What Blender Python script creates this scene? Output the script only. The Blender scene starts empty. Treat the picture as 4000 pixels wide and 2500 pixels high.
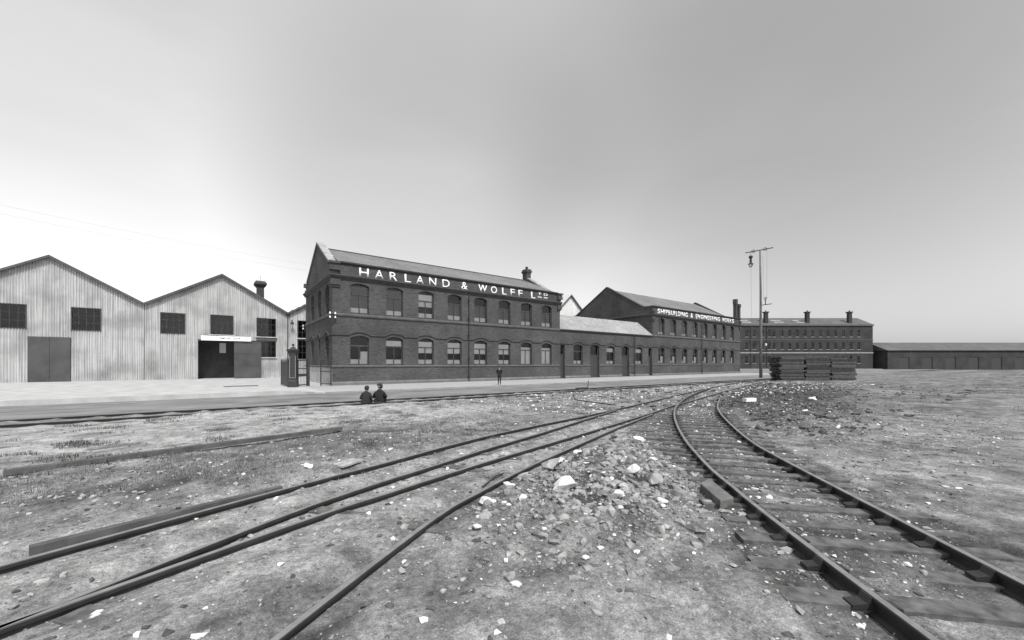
import bpy, bmesh, math, random
import numpy as np
from mathutils import Vector, Matrix

# ------------------------------------------------------------------ camera, sky, sun, exposure
scene = bpy.context.scene
YAW = math.radians(35.635)
cam_data = bpy.data.cameras.new('camera')
cam_data.sensor_width = 36.0
cam_data.lens = 36.0 * 1532 / 4000
cam_data.shift_x = 57 / 4000
cam_data.shift_y = 170 / 4000
cam_data.clip_end = 3000
cam = bpy.data.objects.new('camera', cam_data)
scene.collection.objects.link(cam)
cam.location = (-8.09, -35.6, 1.9)
cam.rotation_euler = (math.radians(90), 0, -YAW)
scene.camera = cam

SUN_EL = math.radians(54)
SUN_DIR = Vector((-0.2, -0.98))              # horizontal direction towards the sun
SUN_DIR.normalize()
world = bpy.data.worlds.new('World')
scene.world = world
world.use_nodes = True
nt = world.node_tree
nt.nodes.clear()
w_out = nt.nodes.new('ShaderNodeOutputWorld')
w_bg = nt.nodes.new('ShaderNodeBackground')
w_bg.inputs['Strength'].default_value = 0.15
sky = nt.nodes.new('ShaderNodeTexSky')
sky.sky_type = 'NISHITA'
sky.sun_disc = False
sky.sun_elevation = SUN_EL
sky.sun_rotation = math.atan2(SUN_DIR.x, SUN_DIR.y)
sky.dust_density = 2.5
sky.air_density = 1.0
# the plate is blue sensitive: sky recorded through its blue and green light, as a grey
sep = nt.nodes.new('ShaderNodeSeparateColor')
nt.links.new(sky.outputs[0], sep.inputs[0])
mixg = nt.nodes.new('ShaderNodeMath'); mixg.operation = 'ADD'
nt.links.new(sep.outputs[1], mixg.inputs[0]); nt.links.new(sep.outputs[2], mixg.inputs[1])
# thin high cloud
tc = nt.nodes.new('ShaderNodeTexCoord')
mp = nt.nodes.new('ShaderNodeMapping')
mp.inputs['Scale'].default_value = (1.0, 1.0, 3.2)
mp.inputs['Location'].default_value = (0.35, 0.2, 0.1)
nt.links.new(tc.outputs['Generated'], mp.inputs[0])
nz = nt.nodes.new('ShaderNodeTexNoise')
nz.inputs['Scale'].default_value = 1.15
nz.inputs['Detail'].default_value = 5
nz.inputs['Roughness'].default_value = 0.45
nt.links.new(mp.outputs[0], nz.inputs['Vector'])
cr = nt.nodes.new('ShaderNodeMapRange')
cr.inputs['From Min'].default_value = 0.36
cr.inputs['From Max'].default_value = 0.64
cr.inputs['To Min'].default_value = 2.7
cr.inputs['To Max'].default_value = 3.9
nt.links.new(nz.outputs[0], cr.inputs[0])
mul = nt.nodes.new('ShaderNodeMath'); mul.operation = 'MULTIPLY'
nt.links.new(mixg.outputs[0], mul.inputs[0]); mul.inputs[1].default_value = 0.66
veil = nt.nodes.new('ShaderNodeMath'); veil.operation = 'ADD'          # bright thin cloud veil, denser and thinner in places
nt.links.new(mul.outputs[0], veil.inputs[0]); nt.links.new(cr.outputs[0], veil.inputs[1])
# two broad grey cloud banks, one over the works and one to the right of it
last = veil.outputs[0]
nrm = nt.nodes.new('ShaderNodeVectorMath'); nrm.operation = 'NORMALIZE'
nt.links.new(tc.outputs['Generated'], nrm.inputs[0])
for d, c0, c1, dark in (((0.46, 0.87, 0.46), 0.88, 1.0, 0.26), ((1.14, 0.30, 0.62), 0.78, 1.0, 0.40)):
    dv = Vector(d).normalized()
    dt = nt.nodes.new('ShaderNodeVectorMath'); dt.operation = 'DOT_PRODUCT'; dt.inputs[1].default_value = dv
    nt.links.new(nrm.outputs[0], dt.inputs[0])
    wob = nt.nodes.new('ShaderNodeMath'); wob.operation = 'MULTIPLY_ADD'
    nt.links.new(nz.outputs[0], wob.inputs[0]); wob.inputs[1].default_value = 0.16; 
    off_ = nt.nodes.new('ShaderNodeMath'); off_.operation = 'SUBTRACT'; off_.inputs[1].default_value = 0.08
    nt.links.new(dt.outputs['Value'], off_.inputs[0]); nt.links.new(off_.outputs[0], wob.inputs[2])
    ms = nt.nodes.new('ShaderNodeMapRange'); ms.interpolation_type = 'SMOOTHSTEP'
    ms.inputs['From Min'].default_value = c0; ms.inputs['From Max'].default_value = c1
    ms.inputs['To Min'].default_value = 1.0; ms.inputs['To Max'].default_value = 1.0 - dark
    nt.links.new(wob.outputs[0], ms.inputs[0])
    mm_ = nt.nodes.new('ShaderNodeMath'); mm_.operation = 'MULTIPLY'
    nt.links.new(last, mm_.inputs[0]); nt.links.new(ms.outputs[0], mm_.inputs[1]); last = mm_.outputs[0]
nt.links.new(last, w_bg.inputs['Color'])
nt.links.new(w_bg.outputs[0], w_out.inputs[0])

sun_data = bpy.data.lights.new('sun', 'SUN')
sun_data.energy = 5.0
sun_data.angle = math.radians(0.6)
sun_data.color = (1.0, 0.995, 0.985)
sun = bpy.data.objects.new('sun', sun_data)
scene.collection.objects.link(sun)
to_sun = Vector((SUN_DIR.x * math.cos(SUN_EL), SUN_DIR.y * math.cos(SUN_EL), math.sin(SUN_EL)))
sun.rotation_euler = to_sun.to_track_quat('Z', 'Y').to_euler()
sun.location = (0, -30, 60)

scene.view_settings.view_transform = 'Standard'
scene.view_settings.look = 'None'
scene.view_settings.exposure = -0.36
scene.view_settings.gamma = 1.0
scene.view_settings.use_curve_mapping = False
scene.render.engine = 'CYCLES'
scene.cycles.max_bounces = 6
scene.cycles.transparent_max_bounces = 12

random.seed(7)
rng = np.random.default_rng(7)
COL = scene.collection
R = math.radians

# ------------------------------------------------------------------ materials
def mk(name, c0, c1=None, scale=1.0, rough=0.85, bump=0.0, bscale=None, stretch=(1, 1, 1), spec=0.25,
       detail=6, lo=0.32, hi=0.68, c2=None, scale2=0.3):
    m = bpy.data.materials.new(name)
    m.use_nodes = True
    t = m.node_tree
    b = t.nodes['Principled BSDF']
    b.inputs['Roughness'].default_value = rough
    b.inputs['Specular IOR Level'].default_value = spec
    c1 = c0 if c1 is None else c1
    tco = t.nodes.new('ShaderNodeTexCoord')
    mpp = t.nodes.new('ShaderNodeMapping')
    mpp.inputs['Scale'].default_value = stretch
    t.links.new(tco.outputs['Object'], mpp.inputs[0])
    n = t.nodes.new('ShaderNodeTexNoise')
    n.inputs['Scale'].default_value = scale
    n.inputs['Detail'].default_value = detail
    n.inputs['Roughness'].default_value = 0.6
    t.links.new(mpp.outputs[0], n.inputs['Vector'])
    r = t.nodes.new('ShaderNodeValToRGB')
    r.color_ramp.elements[0].position = lo
    r.color_ramp.elements[1].position = hi
    r.color_ramp.elements[0].color = (c0, c0, c0, 1)
    r.color_ramp.elements[1].color = (c1, c1, c1, 1)
    t.links.new(n.outputs[0], r.inputs[0])
    col = r.outputs[0]
    if c2 is not None:
        n2 = t.nodes.new('ShaderNodeTexNoise')
        n2.inputs['Scale'].default_value = scale2
        n2.inputs['Detail'].default_value = 4
        t.links.new(tco.outputs['Object'], n2.inputs['Vector'])
        mr = t.nodes.new('ShaderNodeMapRange')
        mr.inputs['From Min'].default_value = 0.45
        mr.inputs['From Max'].default_value = 0.72
        t.links.new(n2.outputs[0], mr.inputs[0])
        mx = t.nodes.new('ShaderNodeMix'); mx.data_type = 'RGBA'
        t.links.new(mr.outputs[0], mx.inputs[0])
        t.links.new(col, mx.inputs[6])
        mx.inputs[7].default_value = (c2, c2, c2, 1)
        col = mx.outputs[2]
    t.links.new(col, b.inputs['Base Color'])
    if bump:
        nb = t.nodes.new('ShaderNodeTexNoise')
        nb.inputs['Scale'].default_value = bscale or scale * 4
        nb.inputs['Detail'].default_value = 8
        t.links.new(mpp.outputs[0], nb.inputs['Vector'])
        bp = t.nodes.new('ShaderNodeBump')
        bp.inputs['Strength'].default_value = bump
        bp.inputs['Distance'].default_value = 0.02
        t.links.new(nb.outputs[0], bp.inputs['Height'])
        t.links.new(bp.outputs[0], b.inputs['Normal'])
    return m

def mk_brick(name, a, bcol, mortar, w=0.235, h=0.078, dirt=0.6):
    m = bpy.data.materials.new(name)
    m.use_nodes = True
    t = m.node_tree
    b = t.nodes['Principled BSDF']
    b.inputs['Roughness'].default_value = 0.9
    b.inputs['Specular IOR Level'].default_value = 0.15
    tco = t.nodes.new('ShaderNodeTexCoord')
    sx = t.nodes.new('ShaderNodeSeparateXYZ')
    t.links.new(tco.outputs['Object'], sx.inputs[0])
    ad = t.nodes.new('ShaderNodeMath'); ad.operation = 'ADD'
    t.links.new(sx.outputs[0], ad.inputs[0]); t.links.new(sx.outputs[1], ad.inputs[1])
    cx = t.nodes.new('ShaderNodeCombineXYZ')
    t.links.new(ad.outputs[0], cx.inputs[0]); t.links.new(sx.outputs[2], cx.inputs[1])
    br = t.nodes.new('ShaderNodeTexBrick')
    br.inputs['Scale'].default_value = 1.0
    br.inputs['Brick Width'].default_value = w
    br.inputs['Row Height'].default_value = h
    br.inputs['Mortar Size'].default_value = 0.006
    br.inputs['Color1'].default_value = (a, a, a, 1)
    br.inputs['Color2'].default_value = (bcol, bcol, bcol, 1)
    br.inputs['Mortar'].default_value = (mortar, mortar, mortar, 1)
    t.links.new(cx.outputs[0], br.inputs['Vector'])
    # mottled firing and weather: broad patches and horizontal streaks
    mpp = t.nodes.new('ShaderNodeMapping'); mpp.inputs['Scale'].default_value = (1.2, 1.2, 5.5)
    t.links.new(tco.outputs['Object'], mpp.inputs[0])
    n1 = t.nodes.new('ShaderNodeTexNoise'); n1.inputs['Scale'].default_value = 1.4; n1.inputs['Detail'].default_value = 8; n1.inputs['Roughness'].default_value = 0.75
    t.links.new(mpp.outputs[0], n1.inputs['Vector'])
    n2 = t.nodes.new('ShaderNodeTexNoise'); n2.inputs['Scale'].default_value = 0.35; n2.inputs['Detail'].default_value = 5
    t.links.new(tco.outputs['Object'], n2.inputs['Vector'])
    mr = t.nodes.new('ShaderNodeMapRange')
    mr.inputs['From Min'].default_value = 0.3; mr.inputs['From Max'].default_value = 0.7
    mr.inputs['To Min'].default_value = 1 - 0.5 * dirt; mr.inputs['To Max'].default_value = 1 + 0.55 * dirt
    t.links.new(n1.outputs[0], mr.inputs[0])
    mr2 = t.nodes.new('ShaderNodeMapRange')
    mr2.inputs['From Min'].default_value = 0.3; mr2.inputs['From Max'].default_value = 0.7
    mr2.inputs['To Min'].default_value = 0.76; mr2.inputs['To Max'].default_value = 1.22
    t.links.new(n2.outputs[0], mr2.inputs[0])
    mu = t.nodes.new('ShaderNodeMath'); mu.operation = 'MULTIPLY'
    t.links.new(mr.outputs[0], mu.inputs[0]); t.links.new(mr2.outputs[0], mu.inputs[1])
    hs = t.nodes.new('ShaderNodeMix'); hs.data_type = 'RGBA'; hs.blend_type = 'MULTIPLY'; hs.inputs[0].default_value = 1.0
    t.links.new(br.outputs[0], hs.inputs[6]); t.links.new(mu.outputs[0], hs.inputs[7])
    t.links.new(hs.outputs[2], b.inputs['Base Color'])
    bp = t.nodes.new('ShaderNodeBump'); bp.inputs['Strength'].default_value = 0.5; bp.inputs['Distance'].default_value = 0.01
    t.links.new(br.outputs['Fac'], bp.inputs['Height']); bp.invert = True
    t.links.new(bp.outputs[0], b.inputs['Normal'])
    return m

def mk_slate(name, c0, c1):
    m = mk(name, c0, c1, scale=0.8, rough=0.6, stretch=(1, 1, 1), c2=c1 * 1.12, scale2=0.25, spec=0.35)
    t = m.node_tree
    b = t.nodes['Principled BSDF']
    tco = t.nodes.new('ShaderNodeTexCoord')
    br = t.nodes.new('ShaderNodeTexBrick')
    br.inputs['Scale'].default_value = 1.0
    br.inputs['Brick Width'].default_value = 0.3
    br.inputs['Row Height'].default_value = 0.24
    br.inputs['Mortar Size'].default_value = 0.012
    br.inputs['Color1'].default_value = (0.82, 0.82, 0.82, 1)
    br.inputs['Color2'].default_value = (1.15, 1.15, 1.15, 1)
    br.inputs['Mortar'].default_value = (0.45, 0.45, 0.45, 1)
    t.links.new(tco.outputs['Object'], br.inputs['Vector'])
    old = b.inputs['Base Color'].links[0].from_socket
    mx = t.nodes.new('ShaderNodeMix'); mx.data_type = 'RGBA'; mx.blend_type = 'MULTIPLY'; mx.inputs[0].default_value = 1.0
    t.links.new(old, mx.inputs[6]); t.links.new(br.outputs[0], mx.inputs[7])
    t.links.new(mx.outputs[2], b.inputs['Base Color'])
    return m

def mk_glass(name):
    m = bpy.data.materials.new(name)
    m.use_nodes = True
    t = m.node_tree
    t.nodes.clear()
    o = t.nodes.new('ShaderNodeOutputMaterial')
    mx = t.nodes.new('ShaderNodeMixShader')
    fr = t.nodes.new('ShaderNodeFresnel'); fr.inputs[0].default_value = 1.5
    tr = t.nodes.new('ShaderNodeBsdfTransparent'); tr.inputs[0].default_value = (0.95, 0.95, 0.95, 1)
    gl = t.nodes.new('ShaderNodeBsdfGlossy'); gl.inputs['Roughness'].default_value = 0.03
    nzz = t.nodes.new('ShaderNodeTexNoise'); nzz.inputs['Scale'].default_value = 1.6
    tco = t.nodes.new('ShaderNodeTexCoord'); t.links.new(tco.outputs['Object'], nzz.inputs['Vector'])
    bp = t.nodes.new('ShaderNodeBump'); bp.inputs['Strength'].default_value = 0.12; bp.inputs['Distance'].default_value = 0.05
    t.links.new(nzz.outputs[0], bp.inputs['Height']); t.links.new(bp.outputs[0], gl.inputs['Normal'])
    t.links.new(fr.outputs[0], mx.inputs[0]); t.links.new(tr.outputs[0], mx.inputs[1]); t.links.new(gl.outputs[0], mx.inputs[2])
    t.links.new(mx.outputs[0], o.inputs[0])
    return m

M = {}
M['brick'] = mk_brick('dark red brick', 0.05, 0.076, 0.09, dirt=0.7)
M['brick_far'] = mk_brick('smoky brick', 0.032, 0.05, 0.065, dirt=0.4)
M['brick_pale'] = mk_brick('limewashed brick', 0.34, 0.45, 0.4, dirt=0.9)
M['terracotta'] = mk('moulded brick and terracotta', 0.045, 0.075, 3, 0.8)
M['stone'] = mk('weathered sill stone', 0.075, 0.12, 2.0, 0.85)
M['plinth'] = mk('rendered plinth', 0.10, 0.15, 1.2, 0.9)
M['coping'] = mk('coping stone', 0.2, 0.34, 1.5, 0.8)
M['slate'] = mk_slate('slate roof', 0.115, 0.16)
M['slate_pale'] = mk_slate('pale slate roof', 0.24, 0.29)
M['slate_dark'] = mk_slate('sooty slate roof', 0.07, 0.1)
M['white'] = mk('white lettering paint', 0.75, 0.85, 6, 0.6)
M['white_worn'] = mk('worn white paint', 0.5, 0.75, 3, 0.7)
M['frame'] = mk('window frame paint', 0.04, 0.065, 3, 0.5)
M['frame_light'] = mk('pale frame paint', 0.2, 0.26, 3, 0.5)
M['door'] = mk('dark door paint', 0.035, 0.055, 3, 0.5, stretch=(4, 4, 0.6))
M['iron'] = mk('black ironwork', 0.025, 0.045, 4, 0.5)
M['glass'] = mk_glass('window glass')
M['shop_backing'] = mk('dark workshop backing', 0.05, 0.09, 0.8, 0.9)  # gloom inside the doorway is put into this dark colour
M['room'] = mk('dark room backing', 0.03, 0.04, 0.5, 0.9)  # shade of the unlit rooms is put into this dark colour
M['blind_white'] = mk('white roller blind', 0.62, 0.72, 1.5, 0.8)
M['blind_grey'] = mk('grey green window blind', 0.12, 0.15, 1.2, 0.8)
M['blind_lower'] = mk('obscured white lower light', 0.62, 0.75, 2.5, 0.8)
M['corr'] = mk('limewashed corrugated iron', 0.24, 0.5, 0.9, 0.7, stretch=(9, 9, 0.22), c2=0.25, scale2=0.4, lo=0.28, hi=0.6)
M['corr_white'] = mk('fresh whitewashed sheeting', 0.5, 0.72, 0.9, 0.7, stretch=(5, 5, 0.3))
M['corr_grey'] = mk('bare corrugated patch', 0.3, 0.42, 1.5, 0.7, stretch=(3, 3, 0.5))
M['shedroof'] = mk('tarred corrugated roof', 0.12, 0.2, 1.0, 0.8)
M['shedroof_pale'] = mk('pale sheet roof', 0.38, 0.5, 1.0, 0.8)
M['shed_dark'] = mk('dark shed boarding', 0.06, 0.09, 2.0, 0.8, stretch=(1, 1, 0.4))
M['slide_door'] = mk('grey painted sliding door', 0.05, 0.075, 1.0, 0.8, stretch=(1, 1, 0.7), c2=0.085, scale2=0.6)
M['forecourt'] = mk('pale worn forecourt', 0.3, 0.43, 0.9, 0.9, bump=0.1, bscale=6)
M['pavement'] = mk('paving', 0.27, 0.35, 0.6, 0.9, stretch=(0.4, 1.6, 1), bump=0.1, bscale=8)
M['kerb'] = mk('granite kerb', 0.2, 0.3, 2, 0.85)
M['road'] = mk('rutted road surface', 0.09, 0.2, 0.8, 0.95, stretch=(0.14, 2.2, 1), bump=0.35, bscale=7, c2=0.21, scale2=0.5, lo=0.36, hi=0.64)
M['rail'] = mk('rusty rail steel', 0.016, 0.03, 6, 0.55, spec=0.4)
M['railtop'] = mk('worn rail head', 0.12, 0.2, 6, 0.4, spec=0.5)
M['sleeper'] = mk('weathered sleeper timber', 0.045, 0.14, 7.0, 0.9, stretch=(1, 1, 1), bump=0.3, bscale=22)
M['plank'] = mk('grey weathered plank', 0.055, 0.11, 3.0, 0.9, bump=0.3, bscale=16)
M['baulk'] = mk('sawn timber baulk', 0.085, 0.16, 5.0, 0.9, bump=0.3, bscale=18)
M['stack'] = mk('tarred stacked timber', 0.02, 0.05, 3.0, 0.85)
M['stack2'] = mk('greyed stacked timber', 0.05, 0.09, 3.0, 0.85)
M['pole'] = mk('weathered pole timber', 0.08, 0.17, 2.5, 0.85, stretch=(4, 4, 0.5))
M['chalk'] = mk('white chalk stone', 0.46, 0.72, 7.0, 0.95, bump=0.4, bscale=26)
M['greystone'] = mk('grey stone', 0.18, 0.38, 7.0, 0.95, bump=0.4, bscale=26)
M['rubble'] = mk('mixed grey rubble', 0.06, 0.34, 5.0, 0.95, bump=0.4, bscale=26)
M['grit'] = mk('grey grit', 0.12, 0.42, 9.0, 0.95)
M['clod'] = mk('dark earth clod', 0.035, 0.12, 9.0, 0.98, bump=0.5, bscale=30)
M['grass'] = mk('coarse grass', 0.1, 0.22, 1.4, 0.8)
M['weed'] = mk('dark weeds', 0.05, 0.13, 1.4, 0.8)
M['skin'] = mk('skin', 0.2, 0.24, 8, 0.6)
M['coat'] = mk('dark wool jacket', 0.012, 0.02, 12, 0.95)
M['coat2'] = mk('charcoal wool jacket', 0.016, 0.026, 12, 0.95)
M['trouser'] = mk('dark trousers', 0.014, 0.022, 12, 0.95)
M['cap'] = mk('tweed cap', 0.022, 0.04, 30, 0.95)
M['hair'] = mk('dark hair', 0.015, 0.03, 40, 0.7)
M['boot'] = mk('black boots', 0.02, 0.03, 8, 0.5)
M['porcelain'] = mk('porcelain insulator', 0.7, 0.8, 8, 0.25, spec=0.5)
M['rope'] = mk('hoisting line', 0.1, 0.14, 8, 0.9)

# ground: pale chalky dirt to dark cinder, by the 'soil' attribute of the sheet
def mk_ground():
    m = mk('chalky waste ground', 0.085, 0.215, 3.2, 0.98, bump=1.0, bscale=22, lo=0.3, hi=0.68, detail=10)
    t = m.node_tree
    b = t.nodes['Principled BSDF']
    old = b.inputs['Base Color'].links[0].from_socket
    at = t.nodes.new('ShaderNodeAttribute'); at.attribute_name = 'soil'
    mr = t.nodes.new('ShaderNodeMapRange')
    mr.inputs['To Min'].default_value = 2.0; mr.inputs['To Max'].default_value = 0.34
    t.links.new(at.outputs['Fac'], mr.inputs[0])
    tco = t.nodes.new('ShaderNodeTexCoord')
    nf = t.nodes.new('ShaderNodeTexNoise'); nf.inputs['Scale'].default_value = 16; nf.inputs['Detail'].default_value = 6; nf.inputs['Roughness'].default_value = 0.7
    t.links.new(tco.outputs['Object'], nf.inputs['Vector'])
    mr2 = t.nodes.new('ShaderNodeMapRange')
    mr2.inputs['From Min'].default_value = 0.3; mr2.inputs['From Max'].default_value = 0.7
    mr2.inputs['To Min'].default_value = 0.5; mr2.inputs['To Max'].default_value = 1.42
    t.links.new(nf.outputs[0], mr2.inputs[0])
    nf2 = t.nodes.new('ShaderNodeTexNoise'); nf2.inputs['Scale'].default_value = 75; nf2.inputs['Detail'].default_value = 3; nf2.inputs['Roughness'].default_value = 0.7
    t.links.new(tco.outputs['Object'], nf2.inputs['Vector'])
    mr3 = t.nodes.new('ShaderNodeMapRange')
    mr3.inputs['From Min'].default_value = 0.32; mr3.inputs['From Max'].default_value = 0.68
    mr3.inputs['To Min'].default_value = 0.55; mr3.inputs['To Max'].default_value = 1.45
    t.links.new(nf2.outputs[0], mr3.inputs[0])
    mu0 = t.nodes.new('ShaderNodeMath'); mu0.operation = 'MULTIPLY'
    t.links.new(mr2.outputs[0], mu0.inputs[0]); t.links.new(mr3.outputs[0], mu0.inputs[1])
    mu = t.nodes.new('ShaderNodeMath'); mu.operation = 'MULTIPLY'
    t.links.new(mr.outputs[0], mu.inputs[0]); t.links.new(mu0.outputs[0], mu.inputs[1])
    mx = t.nodes.new('ShaderNodeMix'); mx.data_type = 'RGBA'; mx.blend_type = 'MULTIPLY'; mx.inputs[0].default_value = 1.0
    t.links.new(old, mx.inputs[6]); t.links.new(mu.outputs[0], mx.inputs[7])
    t.links.new(mx.outputs[2], b.inputs['Base Color'])
    return m
M['ground'] = mk_ground()

# ------------------------------------------------------------------ building blocks
class MB:
    def __init__(s):
        s.v, s.f = [], []
    def pts(s, ps):
        i = len(s.v); s.v.extend([tuple(p) for p in ps]); return list(range(i, i + len(ps)))
    def poly(s, ps):
        s.f.append(s.pts(ps)); return s
    def box(s, x0, x1, y0, y1, z0, z1):
        return s.hexa([(x0, y0, z0), (x1, y0, z0), (x1, y1, z0), (x0, y1, z0),
                       (x0, y0, z1), (x1, y0, z1), (x1, y1, z1), (x0, y1, z1)])
    def hexa(s, p):
        i = s.pts(p)
        for q in ((3, 2, 1, 0), (4, 5, 6, 7), (0, 1, 5, 4), (1, 2, 6, 5), (2, 3, 7, 6), (3, 0, 4, 7)):
            s.f.append([i[k] for k in q])
        return s
    def prism(s, base, off):
        """closed prism: polygon of 3-D points, extruded by off"""
        n = len(base)
        a = s.pts(base)
        b = s.pts([(p[0] + off[0], p[1] + off[1], p[2] + off[2]) for p in base])
        s.f.append(a[::-1]); s.f.append(b)
        for k in range(n):
            j = (k + 1) % n
            s.f.append([a[k], a[j], b[j], b[k]])
        return s
    def sweep(s, path, prof, P, close_ends=True):
        """path: list of (s,z); prof: list of (out, up); P maps (s,z,d)"""
        rings = []
        for k, (a, z) in enumerate(path):
            rings.append(s.pts([P(a, z + up, -out) for out, up in prof]))
        n = len(prof)
        for r0, r1 in zip(rings, rings[1:]):
            for k in range(n):
                j = (k + 1) % n
                s.f.append([r0[k], r0[j], r1[j], r1[k]])
        if close_ends:
            s.f.append(rings[0][::-1]); s.f.append(rings[-1])
        return s
    def rail(s, path, prof):
        """path of 3-D points swept with prof [(side, up)], level"""
        rings = []
        n = len(path)
        for k in range(n):
            a = Vector(path[max(0, k - 1)]); b = Vector(path[min(n - 1, k + 1)])
            d = (b - a); d.z = 0; d.normalize()
            sd = Vector((d.y, -d.x, 0))
            c = Vector(path[k])
            rings.append(s.pts([c + sd * q[0] + Vector((0, 0, q[1])) for q in prof]))
        m = len(prof)
        for r0, r1 in zip(rings, rings[1:]):
            for k in range(m):
                j = (k + 1) % m
                s.f.append([r0[k], r0[j], r1[j], r1[k]])
        s.f.append(rings[0][::-1]); s.f.append(rings[-1])
        return s
    def tube(s, path, r, n=8):
        path = [Vector(p) for p in path]
        rings = []
        for k, c in enumerate(path):
            d = (path[min(len(path) - 1, k + 1)] - path[max(0, k - 1)]).normalized()
            a = d.orthogonal().normalized() if abs(d.z) < 0.99 else Vector((1, 0, 0))
            b = d.cross(a).normalized(); a = b.cross(d).normalized()
            rr = r[k] if isinstance(r, (list, tuple)) else r
            rings.append(s.pts([c + (a * math.cos(2 * math.pi * q / n) + b * math.sin(2 * math.pi * q / n)) * rr for q in range(n)]))
        for r0, r1 in zip(rings, rings[1:]):
            for k in range(n):
                j = (k + 1) % n
                s.f.append([r0[k], r0[j], r1[j], r1[k]])
        s.f.append(rings[0][::-1]); s.f.append(rings[-1])
        return s
    def lathe(s, c, prof, n=12, sq=False, rot=0.0):
        """prof [(r,z)] round c; sq: four sided (r = half width)"""
        if sq: n = 4
        rings = []
        for r, z in prof:
            q = r * (math.sqrt(2) if sq else 1)
            rings.append(s.pts([(c[0] + q * math.cos(rot + 2 * math.pi * (k + (0.5 if sq else 0)) / n),
                                 c[1] + q * math.sin(rot + 2 * math.pi * (k + (0.5 if sq else 0)) / n), c[2] + z) for k in range(n)]))
        for r0, r1 in zip(rings, rings[1:]):
            for k in range(n):
                j = (k + 1) % n
                s.f.append([r0[k], r0[j], r1[j], r1[k]])
        s.f.append(rings[0][::-1]); s.f.append(rings[-1])
        return s
    def mesh(s, name, mat, org=(0, 0, 0), smooth=False, fix=True):
        me = bpy.data.meshes.new(name)
        o = Vector(org)
        me.from_pydata([tuple(Vector(p) - o) for p in s.v], [], s.f)
        if fix:
            bm = bmesh.new(); bm.from_mesh(me)
            bmesh.ops.recalc_face_normals(bm, faces=bm.faces)
            bm.to_mesh(me); bm.free()
        for mm in (mat if isinstance(mat, (list, tuple)) else [mat]):
            me.materials.append(mm)
        if smooth:
            me.shade_smooth()
        me.update()
        return me

def link(name, data, parent=None):
    o = bpy.data.objects.new(name, data)
    COL.objects.link(o)
    if parent is not None:
        o.parent = parent
    return o

def tag(o, label=None, cat=None, group=None, kind=None):
    if label: o['label'] = label
    if cat: o['category'] = cat
    if group: o['group'] = group
    if kind: o['kind'] = kind
    return o

def empty(name, loc, label, cat, group=None, rz=0.0):
    e = link(name, None)
    e.location = loc; e.rotation_euler = (0, 0, rz)
    e.empty_display_size = 0.3
    return tag(e, label, cat, group)

def root_of(o):
    while o.parent is not None: o = o.parent
    return o

def part(name, mb, mat, parent, smooth=False, local=False, fix=True, label=None):
    """mesh given in world coordinates (local=True: in the root's own frame), child of parent"""
    org = (0, 0, 0) if local else root_of(parent).location
    o = link(name, mb.mesh(name, mat, org, smooth, fix), parent)
    if label: o['label'] = label
    return o

def single(name, mb, mat, loc, label, cat, group=None, kind=None, smooth=False, fix=True):
    o = link(name, mb.mesh(name, mat, loc, smooth, fix))
    o.location = loc
    return tag(o, label, cat, group, kind)

def copy_child(o, parent, loc):
    c = o.copy(); COL.objects.link(c); c.parent = parent; c.location = loc
    return c

# maps for walls: (s, z, d) -> world, d > 0 goes into the wall
def P_front(v0): return lambda s, z, d: (s, v0 + d, z)
def P_left(u0): return lambda s, z, d: (u0 + d, s, z)
def P_right(u0): return lambda s, z, d: (u0 - d, s, z)

def arc_top(op, s):
    sl, sr, zb, zs, rise = op[:5]
    if rise <= 0: return zs
    w = (sr - sl) / 2; c = (sl + sr) / 2
    rad = (w * w + rise * rise) / (2 * rise)
    return zs + math.sqrt(max(rad * rad - (s - c) ** 2, 0)) - (rad - rise)

def arc_pts(op, n=8, inset=0.0):
    sl, sr = op[0] + inset, op[1] - inset
    return [(sl + (sr - sl) * k / n, arc_top(op, sl + (sr - sl) * k / n) - inset) for k in range(n + 1)]

def wall(mb, P, s0, s1, zb, top, ops, depth=0.34, n=8):
    """outer face with openings (sl, sr, zb, zspring, rise) plus their reveals; top: [(s,z)...]"""
    cuts = {round(s0, 4), round(s1, 4)}
    for s, z in top:
        if s0 < s < s1: cuts.add(round(s, 4))
    for op in ops:
        for k in range(n + 1):
            cuts.add(round(op[0] + (op[1] - op[0]) * k / n, 4))
    cuts = sorted(cuts)
    def topz(s):
        for (a, za), (b, zb_) in zip(top, top[1:]):
            if a - 1e-6 <= s <= b + 1e-6:
                return za + (zb_ - za) * (s - a) / max(b - a, 1e-9)
        return top[-1][1]
    for a, b in zip(cuts, cuts[1:]):
        if b - a < 1e-5: continue
        mid = (a + b) / 2
        cov = sorted([op for op in ops if op[0] - 1e-6 < mid < op[1] + 1e-6], key=lambda o: o[2])
        la = lb = zb
        for op in cov:
            if op[2] > la + 1e-4:
                mb.poly([P(a, la, 0), P(b, lb, 0), P(b, op[2], 0), P(a, op[2], 0)])
            la, lb = arc_top(op, a), arc_top(op, b)
        mb.poly([P(a, la, 0), P(b, lb, 0), P(b, topz(b), 0), P(a, topz(a), 0)])
    for op in ops:
        sl, sr, ob, zs = op[:4]
        mb.poly([P(sl, ob, 0), P(sl, zs, 0), P(sl, zs, depth), P(sl, ob, depth)])
        mb.poly([P(sr, ob, 0), P(sr, ob, depth), P(sr, zs, depth), P(sr, zs, 0)])
        mb.poly([P(sl, ob, 0), P(sl, ob, depth), P(sr, ob, depth), P(sr, ob, 0)])
        ap = arc_pts(op, n)
        for (a, za), (b, zb_) in zip(ap, ap[1:]):
            mb.poly([P(a, za, 0), P(a, za, depth), P(b, zb_, depth), P(b, zb_, 0)])
    return mb

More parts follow.
